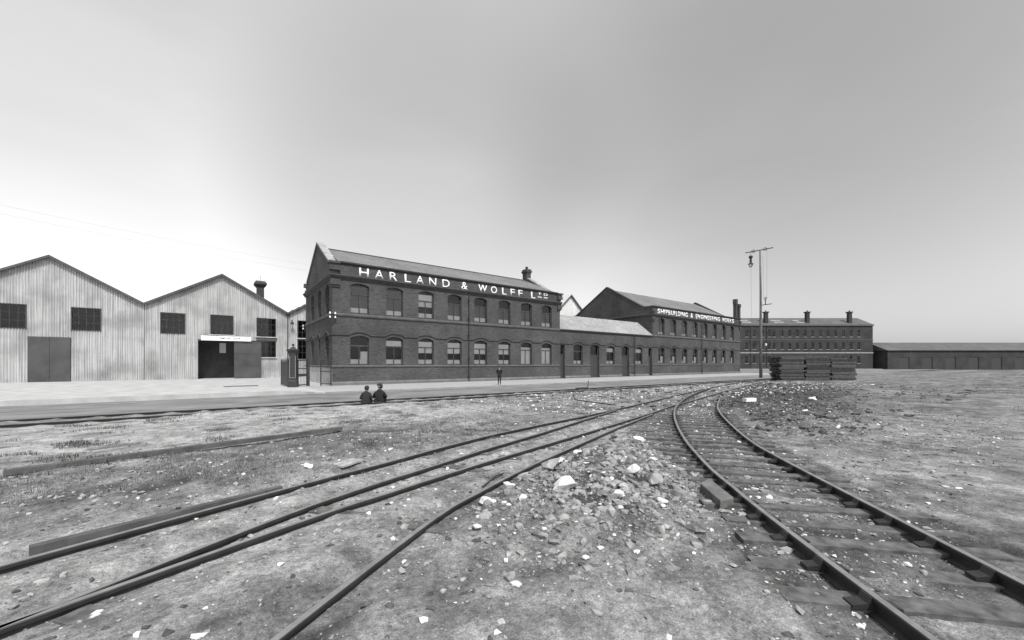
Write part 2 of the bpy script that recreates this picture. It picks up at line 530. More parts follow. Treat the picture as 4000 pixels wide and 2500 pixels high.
def bar(mb, P, a, b, z0, z1, d0, d1):
    pts = [P(a, z0, d0), P(b, z0, d0), P(b, z0, d1), P(a, z0, d1), P(a, z1, d0), P(b, z1, d0), P(b, z1, d1), P(a, z1, d1)]
    return mb.hexa(pts)

def window(bld, P, op, zt, style='dark', low=0.42, frame='frame', d=0.2):
    """sash window: frame with transom and mullion (part), panes and blinds (sub-parts)"""
    sl, sr, zb, zs, rise = op[:5]
    f = MB(); t = 0.075
    e = 0.004
    bar(f, P, sl + e, sl + t, zb + e, zs, d, d + 0.07)
    bar(f, P, sr - t, sr - e, zb + e, zs, d, d + 0.07)
    bar(f, P, sl + t, sr - t, zb + e, zb + 0.1, d, d + 0.07)
    bar(f, P, sl + t, sr - t, zt - 0.05, zt + 0.05, d - 0.015, d + 0.07)
    c = (sl + sr) / 2
    bar(f, P, c - 0.035, c + 0.035, zb + 0.1, zt - 0.05, d + 0.003, d + 0.067)
    ap = arc_pts(op, 8, e)
    for (a, za), (b, zb2) in zip(ap, ap[1:]):
        f.hexa([P(a, za - t, d), P(b, zb2 - t, d), P(b, zb2 - t, d + 0.07), P(a, za - t, d + 0.07),
                P(a, za, d), P(b, zb2, d), P(b, zb2, d + 0.07), P(a, za, d + 0.07)])
    w = part('window', f, M[frame], bld)
    g = d + 0.04
    lights = [(sl + t, c - 0.035), (c + 0.035, sr - t)]
    for a, b in lights:
        part('pane', MB().poly([P(a, zb + 0.1, g), P(b, zb + 0.1, g), P(b, zt - 0.05, g), P(a, zt - 0.05, g)]), M['glass'], w, fix=False)
    tp = [(a, z - t) for a, z in arc_pts((sl, sr, zb, zs, rise), 8, 0) if sl + t <= a <= sr - t]
    tp = [(sl + t, tp[0][1] - 0.02)] + tp + [(sr - t, tp[-1][1] - 0.02)]
    part('pane', MB().poly([P(sl + t, zt + 0.05, g), P(sr - t, zt + 0.05, g)] + [P(a, z, g) for a, z in reversed(tp)]), M['glass'], w, fix=False)
    h = d + 0.075
    def sheet(nm, a, b, z0, z1, mat, dd=0.0):
        m = MB(); bar(m, P, a, b, z0, z1, h + dd, h + dd + 0.012); part(nm, m, M[mat], w)
    if low:
        for a, b in lights: sheet('obscured_light', a + 0.01, b - 0.01, zb + 0.1, zb + 0.1 + low, 'blind_lower')
    zl = zb + 0.1 + low
    if style == 'grey':
        for a, b in lights: sheet('blind', a + 0.01, b - 0.01, zl + 0.003, zt - 0.05, 'blind_grey')
    elif style == 'greyall':
        for a, b in lights: sheet('blind', a + 0.01, b - 0.01, zl + 0.003, zt - 0.05, 'blind_grey')
        sheet('blind', sl + t, sr - t, zt + 0.05, zs - 0.02, 'blind_grey')
    elif style == 'banded':
        for a, b in lights: sheet('blind', a + 0.01, b - 0.01, zt - 0.05 - 0.5, zt - 0.05, 'blind_white')
        sheet('blind', sl + t, sr - t, zt + 0.05, zs - 0.1, 'blind_white')
    elif style == 'top':
        sheet('blind', sl + t, sr - t, zt + 0.05, zs - 0.1, 'blind_white')
    elif style == 'curtain':
        for a, b in lights: sheet('curtain', a + 0.01, b - 0.01, zl + 0.003, zt - 0.05, 'blind_white')
        sheet('curtain', sl + t, sr - t, zt + 0.05, zt + 0.32, 'blind_white')
    elif style == 'half':
        sheet('curtain', c + 0.14, sr - t, zl + 0.003, zl + 0.7, 'blind_white')
    return w

LETTER_FONT = None
def glyph(ch, u0, u1, z0, z1, P, mat, parent, d=-0.012, off=0.0, thick=0.008, stem=None):
    cu = bpy.data.curves.new('letter', 'FONT')
    cu.body = ch
    cu.offset = off
    cu.resolution_u = 4
    tmp = bpy.data.objects.new('tmp', cu)
    COL.objects.link(tmp)
    dg = bpy.context.evaluated_depsgraph_get()
    me0 = bpy.data.meshes.new_from_object(tmp.evaluated_get(dg))
    co = np.array([v.co[:] for v in me0.vertices])
    mn, mx = co.min(0), co.max(0)
    bm = bmesh.new(); bm.from_mesh(me0)
    fs = list(bm.faces)
    ex = bmesh.ops.extrude_face_region(bm, geom=fs)
    for e in ex['geom']:
        if isinstance(e, bmesh.types.BMVert): e.co.z += 1.0
    org = root_of(parent).location
    for v in bm.verts:
        fx = (v.co.x - mn[0]) / max(mx[0] - mn[0], 1e-6); fy = (v.co.y - mn[1]) / max(mx[1] - mn[1], 1e-6)
        v.co = Vector(P(u0 + fx * (u1 - u0), z0 + fy * (z1 - z0), d - thick * (v.co.z - mn[2]))) - org
    bmesh.ops.recalc_face_normals(bm, faces=bm.faces)
    me = bpy.data.meshes.new('letter'); bm.to_mesh(me); bm.free()
    me.materials.append(mat)
    bpy.data.objects.remove(tmp); bpy.data.meshes.remove(me0)
    return link('letter', me, parent)

# ------------------------------------------------------------------ noise for the terrain
_T = rng.random((256, 256))
def vnoise(x, y, s=0):
    x = np.asarray(x) + 37.3 * s; y = np.asarray(y) + 91.7 * s
    xi = np.floor(x).astype(int); yi = np.floor(y).astype(int)
    fx = x - xi; fy = y - yi
    fx = fx * fx * (3 - 2 * fx); fy = fy * fy * (3 - 2 * fy)
    a = _T[xi & 255, yi & 255]; b = _T[(xi + 1) & 255, yi & 255]
    c = _T[xi & 255, (yi + 1) & 255]; d = _T[(xi + 1) & 255, (yi + 1) & 255]
    return (a * (1 - fx) + b * fx) * (1 - fy) + (c * (1 - fx) + d * fx) * fy
def fbm(x, y, f, o=4, s=0):
    r = 0; amp = 0.5; n = 0
    for k in range(o):
        r = r + amp * (vnoise(x * f, y * f, s + k) * 2 - 1); n += amp
        f *= 2.03; amp *= 0.55
    return r / n

# ------------------------------------------------------------------ rail lines (site metres)
def fit(pts, deg, u0, u1, step=0.4):
    p = np.array(pts)
    k = np.polyfit(p[:, 0], p[:, 1], deg)
    us = np.arange(u0, u1 + 1e-6, step)
    return [(float(u), float(np.polyval(k, u))) for u in us]
def smooth_line(pts, step=0.35):
    """Catmull-Rom through points, resampled"""
    p = [np.array(q, float) for q in pts]
    p = [2 * p[0] - p[1]] + p + [2 * p[-1] - p[-2]]
    out = []
    for i in range(1, len(p) - 2):
        L = np.linalg.norm(p[i + 1] - p[i]); n = max(2, int(L / step))
        for k in range(n):
            t = k / n
            q = 0.5 * ((2 * p[i]) + (-p[i - 1] + p[i + 1]) * t + (2 * p[i - 1] - 5 * p[i] + 4 * p[i + 1] - p[i + 2]) * t * t
                       + (-p[i - 1] + 3 * p[i] - 3 * p[i + 1] + p[i + 2]) * t ** 3)
            out.append((float(q[0]), float(q[1])))
    out.append((float(p[-2][0]), float(p[-2][1])))
    return out
def offset(line, d):
    out = []
    for k, c in enumerate(line):
        a = line[max(0, k - 1)]; b = line[min(len(line) - 1, k + 1)]
        t = np.array(b) - np.array(a); t /= np.linalg.norm(t)
        out.append((c[0] - t[1] * d, c[1] + t[0] * d))
    return out
G = 1.5
ST1 = [(u, -16.0 + 0.004 * (u + 8)) for u in np.arange(-60, 50, 1.0)]
ST2 = [(u, -17.42 + 0.010 * (u + 3)) for u in np.arange(-60, 44, 1.0)]
R1 = smooth_line([(-16.5, -32.6), (-11.5, -30.72), (-7.32, -29.06), (-5.4, -28.37), (-4.1, -27.85), (-2.26, -27.22), (0.13, -26.62), (3.4, -25.88), (8.64, -24.48),
                  (13.77, -23.02), (18.38, -21.78), (24.0, -20.3), (34.3, -17.9), (44.2, -16.45), (56, -15.6)])
R3 = smooth_line([(-16.1, -33.9), (-11.0, -31.98), (-7.17, -30.46), (-6.02, -30.1), (-5.3, -29.86), (-3.83, -29.42), (-2.02, -28.94), (1.5, -28.0), (5.69, -26.83), (8.1, -26.08),
                  (9.8, -25.68), (12.67, -24.92), (21.2, -22.68), (29.3, -20.7), (40.6, -18.25), (54, -16.9)])
R2 = smooth_line([(-12.5, -33.3), (-9.8, -31.6), (-7.49, -30.22), (-6.19, -29.62), (-4.8, -29.1), (-3.17, -28.47), (-1.03, -27.75), (1.9, -26.68), (4.9, -25.62)])
R4 = smooth_line([(-10.5, -34.7), (-8.2, -32.9), (-5.96, -31.33), (-5.02, -30.85), (-3.75, -30.28), (-2.02, -29.62), (1.1, -28.48), (2.6, -27.98), (5.02, -27.18)])
CI = smooth_line([(-9.5, -40.6), (-5.0, -35.9), (-2.74, -33.66), (-2.0, -32.99), (-1.31, -32.36), (-0.27, -31.54), (0.91, -30.66), (2.93, -29.3), (5.29, -27.85), (8.0, -26.4),
                  (12.5, -24.4), (17.27, -22.62), (21.5, -21.2)])
CO = smooth_line([(-6.6, -38.9), (-2.6, -35.4), (0.82, -32.52), (2.05, -31.6), (3.83, -30.47), (6.48, -28.92), (9.02, -27.6), (12.9, -25.9)])
RAILS = [ST1, ST2, R1, R2, R3, R4, CI, CO]
RP = np.array([p for L in RAILS for p in L])
def raildist(u, v):
    u = np.asarray(u, float).ravel(); v = np.asarray(v, float).ravel()
    out = np.full(u.shape, 9.0)
    for i in range(0, len(u), 20000):
        a = u[i:i + 20000]; b = v[i:i + 20000]
        ok = (a > -20) & (a < 60) & (b < -14)
        if ok.any():
            q = RP[(RP[:, 0] > a[ok].min() - 2) & (RP[:, 0] < a[ok].max() + 2)]
            d = np.full(ok.sum(), 81.0)
            for j in range(0, len(q), 200):
                d = np.minimum(d, ((a[ok][:, None] - q[None, j:j + 200, 0]) ** 2 + (b[ok][:, None] - q[None, j:j + 200, 1]) ** 2).min(1))
            o = out[i:i + 20000]; o[ok] = np.sqrt(d); out[i:i + 20000] = o
    return out
def sst(x, a, b):
    t = np.clip((x - a) / (b - a), 0, 1); return t * t * (3 - 2 * t)
COa = np.array(CO); CIa = np.array(CI)
def co_v(u): return np.interp(u, COa[:, 0], COa[:, 1], left=-99, right=99)
TMID = np.array([p for p in offset(CI, -0.72) if p[0] < 10])
TLEFT = np.array([p for p in offset(CI, 0.62) if 0.0 < p[0] < 5.0])
def linedist(u, v, L):
    u = np.asarray(u, float); v = np.asarray(v, float); sh = u.shape
    a = u.ravel(); b = v.ravel(); out = np.full(a.shape, 9.0)
    ok = (a > -14) & (a < 14) & (b < -22) & (b > -44)
    if ok.any():
        x = a[ok]; y = b[ok]; d = np.full(x.shape, 81.0)
        for j in range(len(L)): d = np.minimum(d, (x - L[j, 0]) ** 2 + (y - L[j, 1]) ** 2)
        out[ok] = np.sqrt(d)
    return out.reshape(sh)
def gauss(u, v, a, b, ru, rv): return np.exp(-(((u - a) / ru) ** 2 + ((v - b) / rv) ** 2))
MOUND = [(-3.0, -31.45, 1.1, 0.62, 0.38), (-1.95, -30.95, 0.6, 0.42, 0.36), (-4.3, -32.4, 1.0, 0.7, 0.16), (-0.8, -30.25, 0.55, 0.36, 0.22), (-2.6, -32.2, 0.5, 0.35, 0.16)]
def zones(u, v):
    """rough (0..1) and soil (0 pale .. 1 dark)"""
    md = sum(gauss(u, v, a, b, ru * 1.35, rv * 1.35) for a, b, ru, rv, h in MOUND)
    md = np.clip(md, 0, 1)
    right = sst(-(v - co_v(u)), 0.5, 1.6) * sst(u, 3.0, 6.0) * (u < 12.9)
    right = np.maximum(right, sst(u, 8, 14) * sst(-(v - (-25.6 + 0.27 * (u - 10))), 0.3, 2.0))
    right = right * (1 - sst(-(v - np.maximum(np.where(np.abs(co_v(u)) > 90, -99, co_v(u)), -25.6 + 0.27 * (u - 10))), 3.5, 7.5)) * (1 - sst(u, 26, 38))
    curve = np.maximum(1 - sst(linedist(u, v, TMID), 1.1, 1.5), 1 - sst(linedist(u, v, TLEFT), 0.6, 0.9))
    grass = gauss(u, v, -7.0, -27.0, 3.4, 1.5) + 0.6 * gauss(u, v, -3.5, -24.5, 3.0, 2.0) + 0.5 * gauss(u, v, -11, -27, 4, 2)
    grass = np.clip(grass, 0, 1)
    pale = sst(v, -24.8, -23.2) * (1 - sst(v, -17.6, -16.9)) * (1 - sst(u, -2.5, 3.0))
    chalk = gauss(u, v, 1.5, -22.0, 2.2, 1.2) + gauss(u, v, -1.8, -25.0, 1.2, 0.8) + 0.8 * gauss(u, v, 16, -20, 9, 2.0) + 0.5 * gauss(u, v, -3.2, -25.8, 1, .6)
    n1 = fbm(u, v, 0.55, 4, 3); n2 = fbm(u, v, 2.2, 3, 5)
    soil = 0.52 + 0.3 * n1 + 0.36 * n2 + 0.14 * sst(u, 6, 14)
    soil = soil - 0.16 * (1 - sst(np.abs(v - (-28.3 + 0.3 * (u + 2))), 0.5, 1.6)) * (1 - sst(u, 4, 8))
    soil = soil + (0.22 + 0.4 * fbm(u, v, 3.0, 3, 35)) * md + 0.5 * right + 0.22 * curve + 0.12 * grass - 0.36 * pale - 0.3 * np.clip(chalk, 0, 1)
    # scattered dark tufts and stains on the pale yard
    spots = sst(fbm(u, v * 1.5, 1.1, 4, 9), 0.22, 0.5)
    soil = soil + 0.5 * spots * (0.4 + 0.6 * pale)
    rough = np.clip(0.15 + md + 0.9 * right + 0.35 * curve + 0.4 * grass + 0.3 * np.clip(chalk, 0, 1), 0, 1)
    return rough, np.clip(soil, 0, 1), md, right, grass, curve, pale
def height(u, v, rd=None):
    u = np.asarray(u, float); v = np.asarray(v, float)
    rough, soil, md, right, grass, curve, pale = zones(u, v)
    if rd is None: rd = raildist(u, v).reshape(u.shape)
    z = 0.05 * fbm(u, v, 0.3, 3, 1) + 0.02 + 0.045 * fbm(u, v, 1.0, 3, 15)
    z = z + sum(h * gauss(u, v, a, b, ru, rv) for a, b, ru, rv, h in MOUND)
    z = z + 0.16 * right * (0.7 + fbm(u, v, 0.5, 3, 2)) + 0.05 * grass
    z = z + md * (0.10 * np.abs(fbm(u, v, 2.6, 3, 31)) + 0.05 * fbm(u, v, 6.5, 2, 33))
    z = z + rough * (0.07 * fbm(u, v, 1.6, 4, 4) + 0.06 * np.abs(fbm(u, v, 4.2, 3, 6)) + 0.03 * np.abs(fbm(u, v, 9.0, 2, 8)))
    z = z + 0.008 * fbm(u, v, 6.0, 3, 7)
    fl = 1 - sst(rd, 0.12, 0.5)
    z = z * (1 - fl) + (-0.035 + 0.012 * fbm(u, v, 5, 3, 11)) * fl
    z = np.where(curve > 0.3, np.minimum(z, -0.018 + 0.04 * fbm(u, v, 2.4, 4, 4)), z)
    # buried stretches of the rear rail by the yard, the bank where the two sit
    bank = gauss(u, v, -6.5, -17.6, 3.0, 0.7)
    z = z + 0.09 * bank + 0.03 * gauss(u, v, -2.2, -17.75, 1.0, 0.35)
    dn = sst(v, -15.75, -15.45)
    z = z * (1 - dn) - 0.4 * dn
    far = sst(np.hypot(u, v + 30), 90, 160)
    return z * (1 - far) - 0.25 * far

def grid(us, vs, name, mat, zf, attr=None):
    U, V = np.meshgrid(us, vs, indexing='ij')
    Z = zf(U, V)
    nu, nv = U.shape
    co = np.stack([U, V, Z], -1).reshape(-1, 3).astype(np.float32)
    I = np.arange(nu * nv).reshape(nu, nv)
    F = np.stack([I[:-1, :-1], I[1:, :-1], I[1:, 1:], I[:-1, 1:]], -1).reshape(-1, 4)
    me = bpy.data.meshes.new(name)
    me.vertices.add(len(co)); me.vertices.foreach_set('co', co.ravel())
    me.loops.add(F.size); me.loops.foreach_set('vertex_index', F.ravel().astype(np.int32))
    me.polygons.add(len(F)); me.polygons.foreach_set('loop_start', np.arange(0, F.size, 4, dtype=np.int32))
    me.polygons.foreach_set('loop_total', np.full(len(F), 4, dtype=np.int32))
    me.update(); me.validate()
    me.materials.append(mat)
    me.shade_smooth()
    if attr is not None:
        a = me.attributes.new('soil', 'FLOAT', 'POINT')
        a.data.foreach_set('value', attr(U, V).ravel().astype(np.float32))
    return me
def graded(*segs):
    out = []
    for a, b, st in segs:
        out += list(np.arange(a, b - 1e-6, st))
    out.append(segs[-1][1])
    return np.array(out)

# ------------------------------------------------------------------ the ground, road, pavement
us = graded((-700, -100, 60), (-100, -20, 4), (-20, -12, 0.25), (-12, 4, 0.06), (4, 14, 0.12), (14, 40, 0.35), (40, 100, 2), (100, 1500, 70))
vs = graded((-300, -60, 40), (-60, -38, 2), (-38, -35.5, 0.25), (-35.5, -27, 0.055), (-27, -15.2, 0.1), (-15.2, -14, 0.4), (-14, 100, 6), (100, 1500, 70))
g = link('ground', grid(us, vs, 'ground', M['ground'], height, lambda U, V: zones(U, V)[1]))
tag(g, 'pale chalky waste ground with cinders and rubble', None, None, 'structure')

def road_z(u, v): return -0.09 + 0.05 * sst(-v, 9.0, 15.7) + 0.03 * fbm(u * 0.12, v, 1.6, 3, 2)
r = link('road', grid(graded((-120, -14, 4), (-14, 40, 0.4), (40, 190, 3)), graded((-15.72, -7.45, 0.12)), 'road', M['road'], road_z))
tag(r, 'rutted dirt road running past the brick works', None, None, 'structure')
r2 = link('side_road', grid(graded((79.3, 190, 4)), graded((-7.45, 70, 4)), 'side_road', M['road'], lambda u, v: -0.095 + 0 * u))
tag(r2, 'road turning off beyond the end of the works', None, None, 'structure')
pv = MB(); pv.box(-2.2, 79.2, -7.6, 0.35, -0.5, -0.004)
tag(single('pavement', pv, M['pavement'], (0, 0, 0), 'pale footway along the brick frontage', None, None, 'structure'))
kb = MB()
for k in range(82):
    a = -2.2 + k * 0.993
    kb.box(a, a + 0.985, -7.83 + 0.012 * math.sin(k * 2.3), -7.604, -0.5, -0.002 - 0.012 * random.random())
tag(single('kerb', kb, M['kerb'], (0, 0, 0), 'kerb stones at the edge of the footway', None, None, 'structure'))
# forecourt with a rounded dropped corner at the gate
fc = [(-90, 27.6), (-90, -4.6), (-4.8, -4.75), (-4.3, -4.95), (-3.7, -5.5), (-3.2, -6.3), (-2.8, -7.3), (-2.35, -7.8), (-2.205, -7.82), (-2.205, 0.36), (14.5, 0.36), (14.5, 27.6)]
fm = MB().prism([(x, y, -0.5) for x, y in fc], (0, 0, 0.5 + 0.002))
tag(single('forecourt', fm, M['forecourt'], (0, 0, 0), 'bright forecourt between the gate and the corrugated sheds', None, None, 'structure'))
gr = empty('drain_grating', (-6.4, 3.6, 0.003), 'long iron grating let into the forecourt before the sheds', 'grating')
gm = MB()
gm.box(-7.6, -5.2, 3.0, 3.06, 0.003, 0.02); gm.box(-7.6, -5.2, 4.24, 4.3, 0.003, 0.02)
part('frame', gm, M['iron'], gr)
gm = MB()
for k in range(25):
    gm.box(-7.6 + k * 0.0975, -7.55 + k * 0.0975, 3.061, 4.239, 0.003, 0.018)
part('bar_set', gm, M['iron'], gr)

# ------------------------------------------------------------------ the brick works: common trim
PF = P_front(0.0)
def string(mb, P, a, b, z0, z1, out):
    mb.sweep([(a, 0), (b, 0)], [(0, z0), (out * 0.6, z0), (out, z0 + (z1 - z0) * 0.4), (out, z1 - 0.05), (0.0, z1)], P)
def hood_path(a, b, ops, zf, peak, ext=0.16):
    path = [(a, zf)]
    for op in sorted(ops, key=lambda o: o[0]):
        sl, sr = op[0] - ext, op[1] + ext
        o2 = (sl, sr, 0, zf, peak - zf)
        if path[-1][0] < sl - 0.02: path.append((sl - 0.1, zf))
        path += [(s, arc_top(o2, s)) for s in np.linspace(sl, sr, 11)]
        path.append((sr + 0.1, zf))
    path.append((b, zf))
    return path
HP = [(0.0, -0.07), (0.05, -0.07), (0.10, 0.0), (0.10, 0.05), (0.0, 0.07)]

# ---- block A: the long two-storey office
A = empty('brick_office_building', (0, 0, 0), 'long two-storey dark brick building lettered HARLAND & WOLFF LTD under a slate roof', 'building')
AU1 = 27.12; AD = 12.2; APK = 13.88
up = [(1.51 + 3.222 * k, 3.15 + 3.222 * k) for k in range(8)]
opsU = [(a, b, 6.34, 8.8, 0.22) for a, b in up]
opsL = [(a - 0.02, b, 1.76, 4.14, 0.24) for a, b in up]
wm = wall(MB(), PF, 0, AU1, -0.3, [(0, 10.7), (AU1, 10.7)], opsU + opsL)
# left gable wall, right end wall, back wall
sideU = [(1.15, 2.68, 6.34, 8.7, 0.3), (4.45, 5.95, 6.34, 8.7, 0.3), (7.8, 9.35, 6.34, 8.7, 0.3)]
sideL = [(1.3, 2.82, 1.76, 4.1, 0.3), (4.75, 5.7, 1.76, 4.1, 0.24), (7.9, 9.5, 1.76, 4.1, 0.3)]
gt = [(0, 10.7), (0.8, 10.7), (6.1, APK - 0.12), (11.4, 10.7), (12.2, 10.7)]
wall(wm, P_left(0.0), 0, AD, 1.6, gt, sideU + sideL)
wm.poly([(0, AD, -0.3), (AU1, AD, -0.3), (AU1, AD, 10.7), (0, AD, 10.7)])
wm.poly([(AU1, 0, -0.3), (AU1, AD, -0.3)] + [(AU1, s, z) for s, z in gt[::-1]])
# inner faces of the parapet gables
wm.poly([(0.55, s, z) for s, z in gt[1:4]])
wm.poly([(AU1 - 0.6, s, z) for s, z in gt[1:4]])
part('wall', wm, M['brick'], A, fix=False)
lw = wall(MB(), P_left(0.0), 0, AD, -0.3, [(0, 1.6), (AD, 1.6)], [])
part('limewashed_base', lw, M['brick_pale'], A, fix=False, label='pale limewashed base of the gable wall')
part('dark_backing', MB().box(0.9, AU1 - 0.4, 1.1, 11.2, -0.2, 10.5), M['room'], A)  # dark block close behind the panes, standing in for shaded room depth
tm = MB()
string(tm, PF, -0.09, AU1, 1.56, 1.74, 0.09)
string(tm, PF, -0.11, AU1, 6.02, 6.28, 0.13)
string(tm, P_left(0.0), 0.0, AD, 1.56, 1.74, 0.085)
string(tm, P_left(0.0), 0.0, AD, 6.02, 6.28, 0.125)
part('string_course', tm, M['stone'], A)
hm = MB()
hm.sweep(hood_path(-0.1, AU1, opsL, 4.40, 4.68), HP, PF)
hm.sweep(hood_path(0.004, AD, sideL, 4.40, 4.72), HP, P_left(0.0))
part('hood_mould', hm, M['terracotta'], A)
cm = MB()
CP = [(0, 9.22), (0.06, 9.22), (0.08, 9.32), (0.17, 9.36), (0.2, 9.46), (0.28, 9.5), (0.28, 9.6), (0, 9.68)]
cm.sweep([(-0.27, 0), (AU1 + 0.2, 0)], CP, PF)
cm.sweep([(0.003, 0), (AD + 0.2, 0)], CP, P_left(0.0))
part('cornice', cm, M['terracotta'], A)
gm = MB()
gm.sweep([(0.62, 0), (AU1 - 0.45, 0)], [(0.0, 10.56), (0.1, 10.58), (0.17, 10.66), (0.17, 10.78), (-0.1, 10.8), (-0.1, 10.6)], PF)
part('gutter', gm, M['iron'], A)
pm = MB()
pm.sweep([(-0.11, 0), (AU1, 0)], [(0, -0.3), (0.12, -0.3), (0.12, 0.2), (0.0, 0.32)], PF)
part('plinth', pm, M['plinth'], A)
# roof
rf = MB()
rf.prism([(0.556, -0.1, 10.72), (0.556, 6.1, 13.32), (0.556, 12.3, 10.72)], (AU1 - 0.6 - 0.012 - 0.556, 0, 0))
part('roof', rf, M['slate'], A)
rd = MB(); rd.tube([(0.56, 6.1, 13.33), (AU1 - 0.62, 6.1, 13.33)], 0.09, 8)
part('ridge_tile', rd, M['terracotta'], A)
# coping on both gables, with corbelled kneelers
def gable_coping(u0, u1, name='coping'):
    c = MB()
    for sgn in (-1, 1):
        y0 = 6.1; y1 = 6.1 + sgn * 5.38
        z0, z1 = APK - 0.14, 10.66
        c.hexa([(u0, y0, z0), (u1, y0, z0), (u1, y1, z1), (u0, y1, z1), (u0, y0, z0 + 0.16), (u1, y0, z0 + 0.16), (u1, y1, z1 + 0.16), (u0, y1, z1 + 0.16)])
    return part(name, c, M['coping'], A)
gable_coping(-0.09, 0.62)
gable_coping(AU1 - 0.63, AU1 + 0.09)
# dark fillet under the coping edge of the left gable
fl = MB()
for sgn in (-1, 1):
    y0, y1 = 6.1, 6.1 + sgn * 5.3
    fl.hexa([(-0.06, y0, APK - 0.36), (0.0, y0, APK - 0.36), (0, y1, 10.46), (-0.06, y1, 10.46), (-0.06, y0, APK - 0.145), (0, y0, APK - 0.145), (0, y1, 10.655), (-0.06, y1, 10.655)])
part('coping_mould', fl, M['terracotta'], A)
def kneeler(u0, u1, so):
    for grp in (((0.1, 8.52, 8.7), (0.2, 8.7, 8.95), (0.16, 8.95, 9.2)), ((0.1, 9.7, 9.95), (0.26, 9.95, 10.3), (0.2, 10.3, 10.52), (0.32, 10.52, 10.7))):
        k = MB()
        for a, z0, z1 in grp:
            k.box(u0 - (a if so < 0 else 0.0), u1 + (a if so > 0 else 0.0), -a, 0.35, z0, z1 - 0.002)
        part('kneeler', k, M['terracotta'], A)
kneeler(0.002, 0.62, -1)
kneeler(AU1 - 0.5, AU1 - 0.002, 1)
kb2 = MB()
for z0, z1, a in ((9.7, 9.95, 0.1), (10.3, 10.7, 0.2)):
    kb2.box(-a, 0.6, 11.85, AD + a, z0, z1)
part('kneeler', kb2, M['terracotta'], A)
# chimney
cmn = MB()
cmn.box(26.38, 27.1, 5.6, 6.5, 12.4, 14.3)
cmn.box(26.31, 27.17, 5.53, 6.57, 14.302, 14.45); cmn.box(26.24, 27.24, 5.46, 6.64, 14.452, 14.62); cmn.box(26.34, 27.14, 5.56, 6.54, 14.622, 14.84)
ch = part('chimney', cmn, M['brick'], A)
pt = MB(); pt.lathe((26.74, 6.05, 14.84), [(0.17, 0), (0.15, 0.2), (0.21, 0.22), (0.21, 0.32), (0.15, 0.34), (0.15, 0.4)], 12)
part('chimney_pot', pt, M['iron'], ch)
# downpipe with brackets
def downpipe(bld, u, z1, out=0.09):
    d = MB(); d.tube([(u, -out, 0.0), (u, -out, z1)], 0.05, 8)
    z = 0.5
    while z < z1:
        d.box(u - 0.09, u + 0.09, -out - 0.06, -0.001, z, z + 0.05); z += 1.9
    d.box(u - 0.1, u + 0.1, -out - 0.08, -0.002, z1 - 0.25, z1 + 0.02)
    return part('downpipe', d, M['iron'], bld)
dp = MB()
dp.tube([(13.62, -0.2, 0), (13.62, -0.2, 9.2)], 0.05, 8)
for z in (0.5, 2.4, 4.9, 6.6, 8.6): dp.box(13.53, 13.71, -0.26, -0.001, z, z + 0.05)
part('downpipe', dp, M['iron'], A)
stylU = ['greyall', 'greyall', 'banded', 'grey', 'grey', 'grey', 'grey', 'grey']
stylL = ['half', 'top', 'banded', 'banded', 'banded', 'banded', 'curtain', 'curtain']
for op, st in zip(opsU, stylU): window(A, PF, op, 8.05, st)
for op, st in zip(opsL, stylL): window(A, PF, op, 3.48, st, frame='frame')
for op in sideU: window(A, P_left(0.0), op, 7.95, 'grey')
for op in sideL: window(A, P_left(0.0), op, 3.4, 'dark')
# painted name
for ch_, a, b in [('H', 2.27, 3.12), ('A', 3.66, 4.5), ('R', 5.05, 5.8), ('L', 6.52, 7.17), ('A', 7.7, 8.52), ('N', 9.09, 9.87), ('D', 10.55, 11.4), ('&', 12.79, 13.55),
                  ('W', 14.9, 16.03), ('O', 16.55, 17.37), ('L', 18.06, 18.7), ('F', 19.27, 19.9), ('F', 20.42, 21.06), ('L', 22.35, 23.04)]:
    glyph(ch_, a, b, 9.69, 10.46, PF, M['white'], A, off=0.008)
for ch_, a, b in [('T', 23.42, 24.04), ('D', 24.38, 25.02)]:
    glyph(ch_, a, b, 10.16, 10.5, PF, M['white'], A, off=0.022)
    part('letter_underline', MB().box(a, b, -0.02, -0.012, 9.9, 9.98), M['white'], A)
# telegraph insulators on the corner
ib = MB(); ib.box(-0.3, 0.25, -0.3, -0.24, 6.08, 6.13); ib.box(-0.3, 0.25, -0.3, -0.24, 5.74, 5.79); ib.box(-0.04, 0.04, -0.3, -0.13, 5.5, 6.2)
br_ = part('insulator_bracket', ib, M['iron'], A)
for x in (-0.24, 0.18):
    for z in (6.135, 5.795):
        i_ = MB().lathe((x, -0.27, z), [(0.075, 0), (0.075, 0.07), (0.055, 0.09), (0.06, 0.15), (0.03, 0.18)], 10)
        part('insulator', i_, M['porcelain'], br_)

# ---- block B: the low range with doors
B = empty('low_brick_range', (27.12, 0, 0), 'low single-storey brick range with arched doors between the two taller blocks', 'building')
BU0, BU1 = AU1, 47.2
dB = [(27.16, 28.0, -0.02, 4.2, 0.08), (32.8, 34.62, -0.02, 4.2, 0.26), (39.5, 41.27, -0.02, 4.2, 0.26), (46.1, 47.02, -0.02, 4.2, 0.08)]
wB = [(29.58, 31.3, 1.76, 4.14, 0.26), (36.18, 37.92, 1.76, 4.14, 0.26), (42.86, 44.56, 1.76, 4.14, 0.26)]
part('wall', wall(MB(), PF, BU0, BU1, -0.3, [(BU0, 6.05), (BU1, 6.05)], dB + wB, depth=0.34), M['brick'], B, fix=False)
part('dark_backing', MB().box(BU0 + 0.02, BU1 - 0.02, 1.1, 4.9, -0.2, 6.0), M['room'], B)
sb = MB()
edges = [BU0] + [x for d in dB for x in (d[0] - 0.02, d[1] + 0.02)] + [BU1]
for a, b in zip(edges[::2], edges[1::2]):
    if b - a > 0.1: string(sb, PF, a, b, 1.56, 1.74, 0.09)
part('string_course', sb, M['stone'], B)
pb = MB()
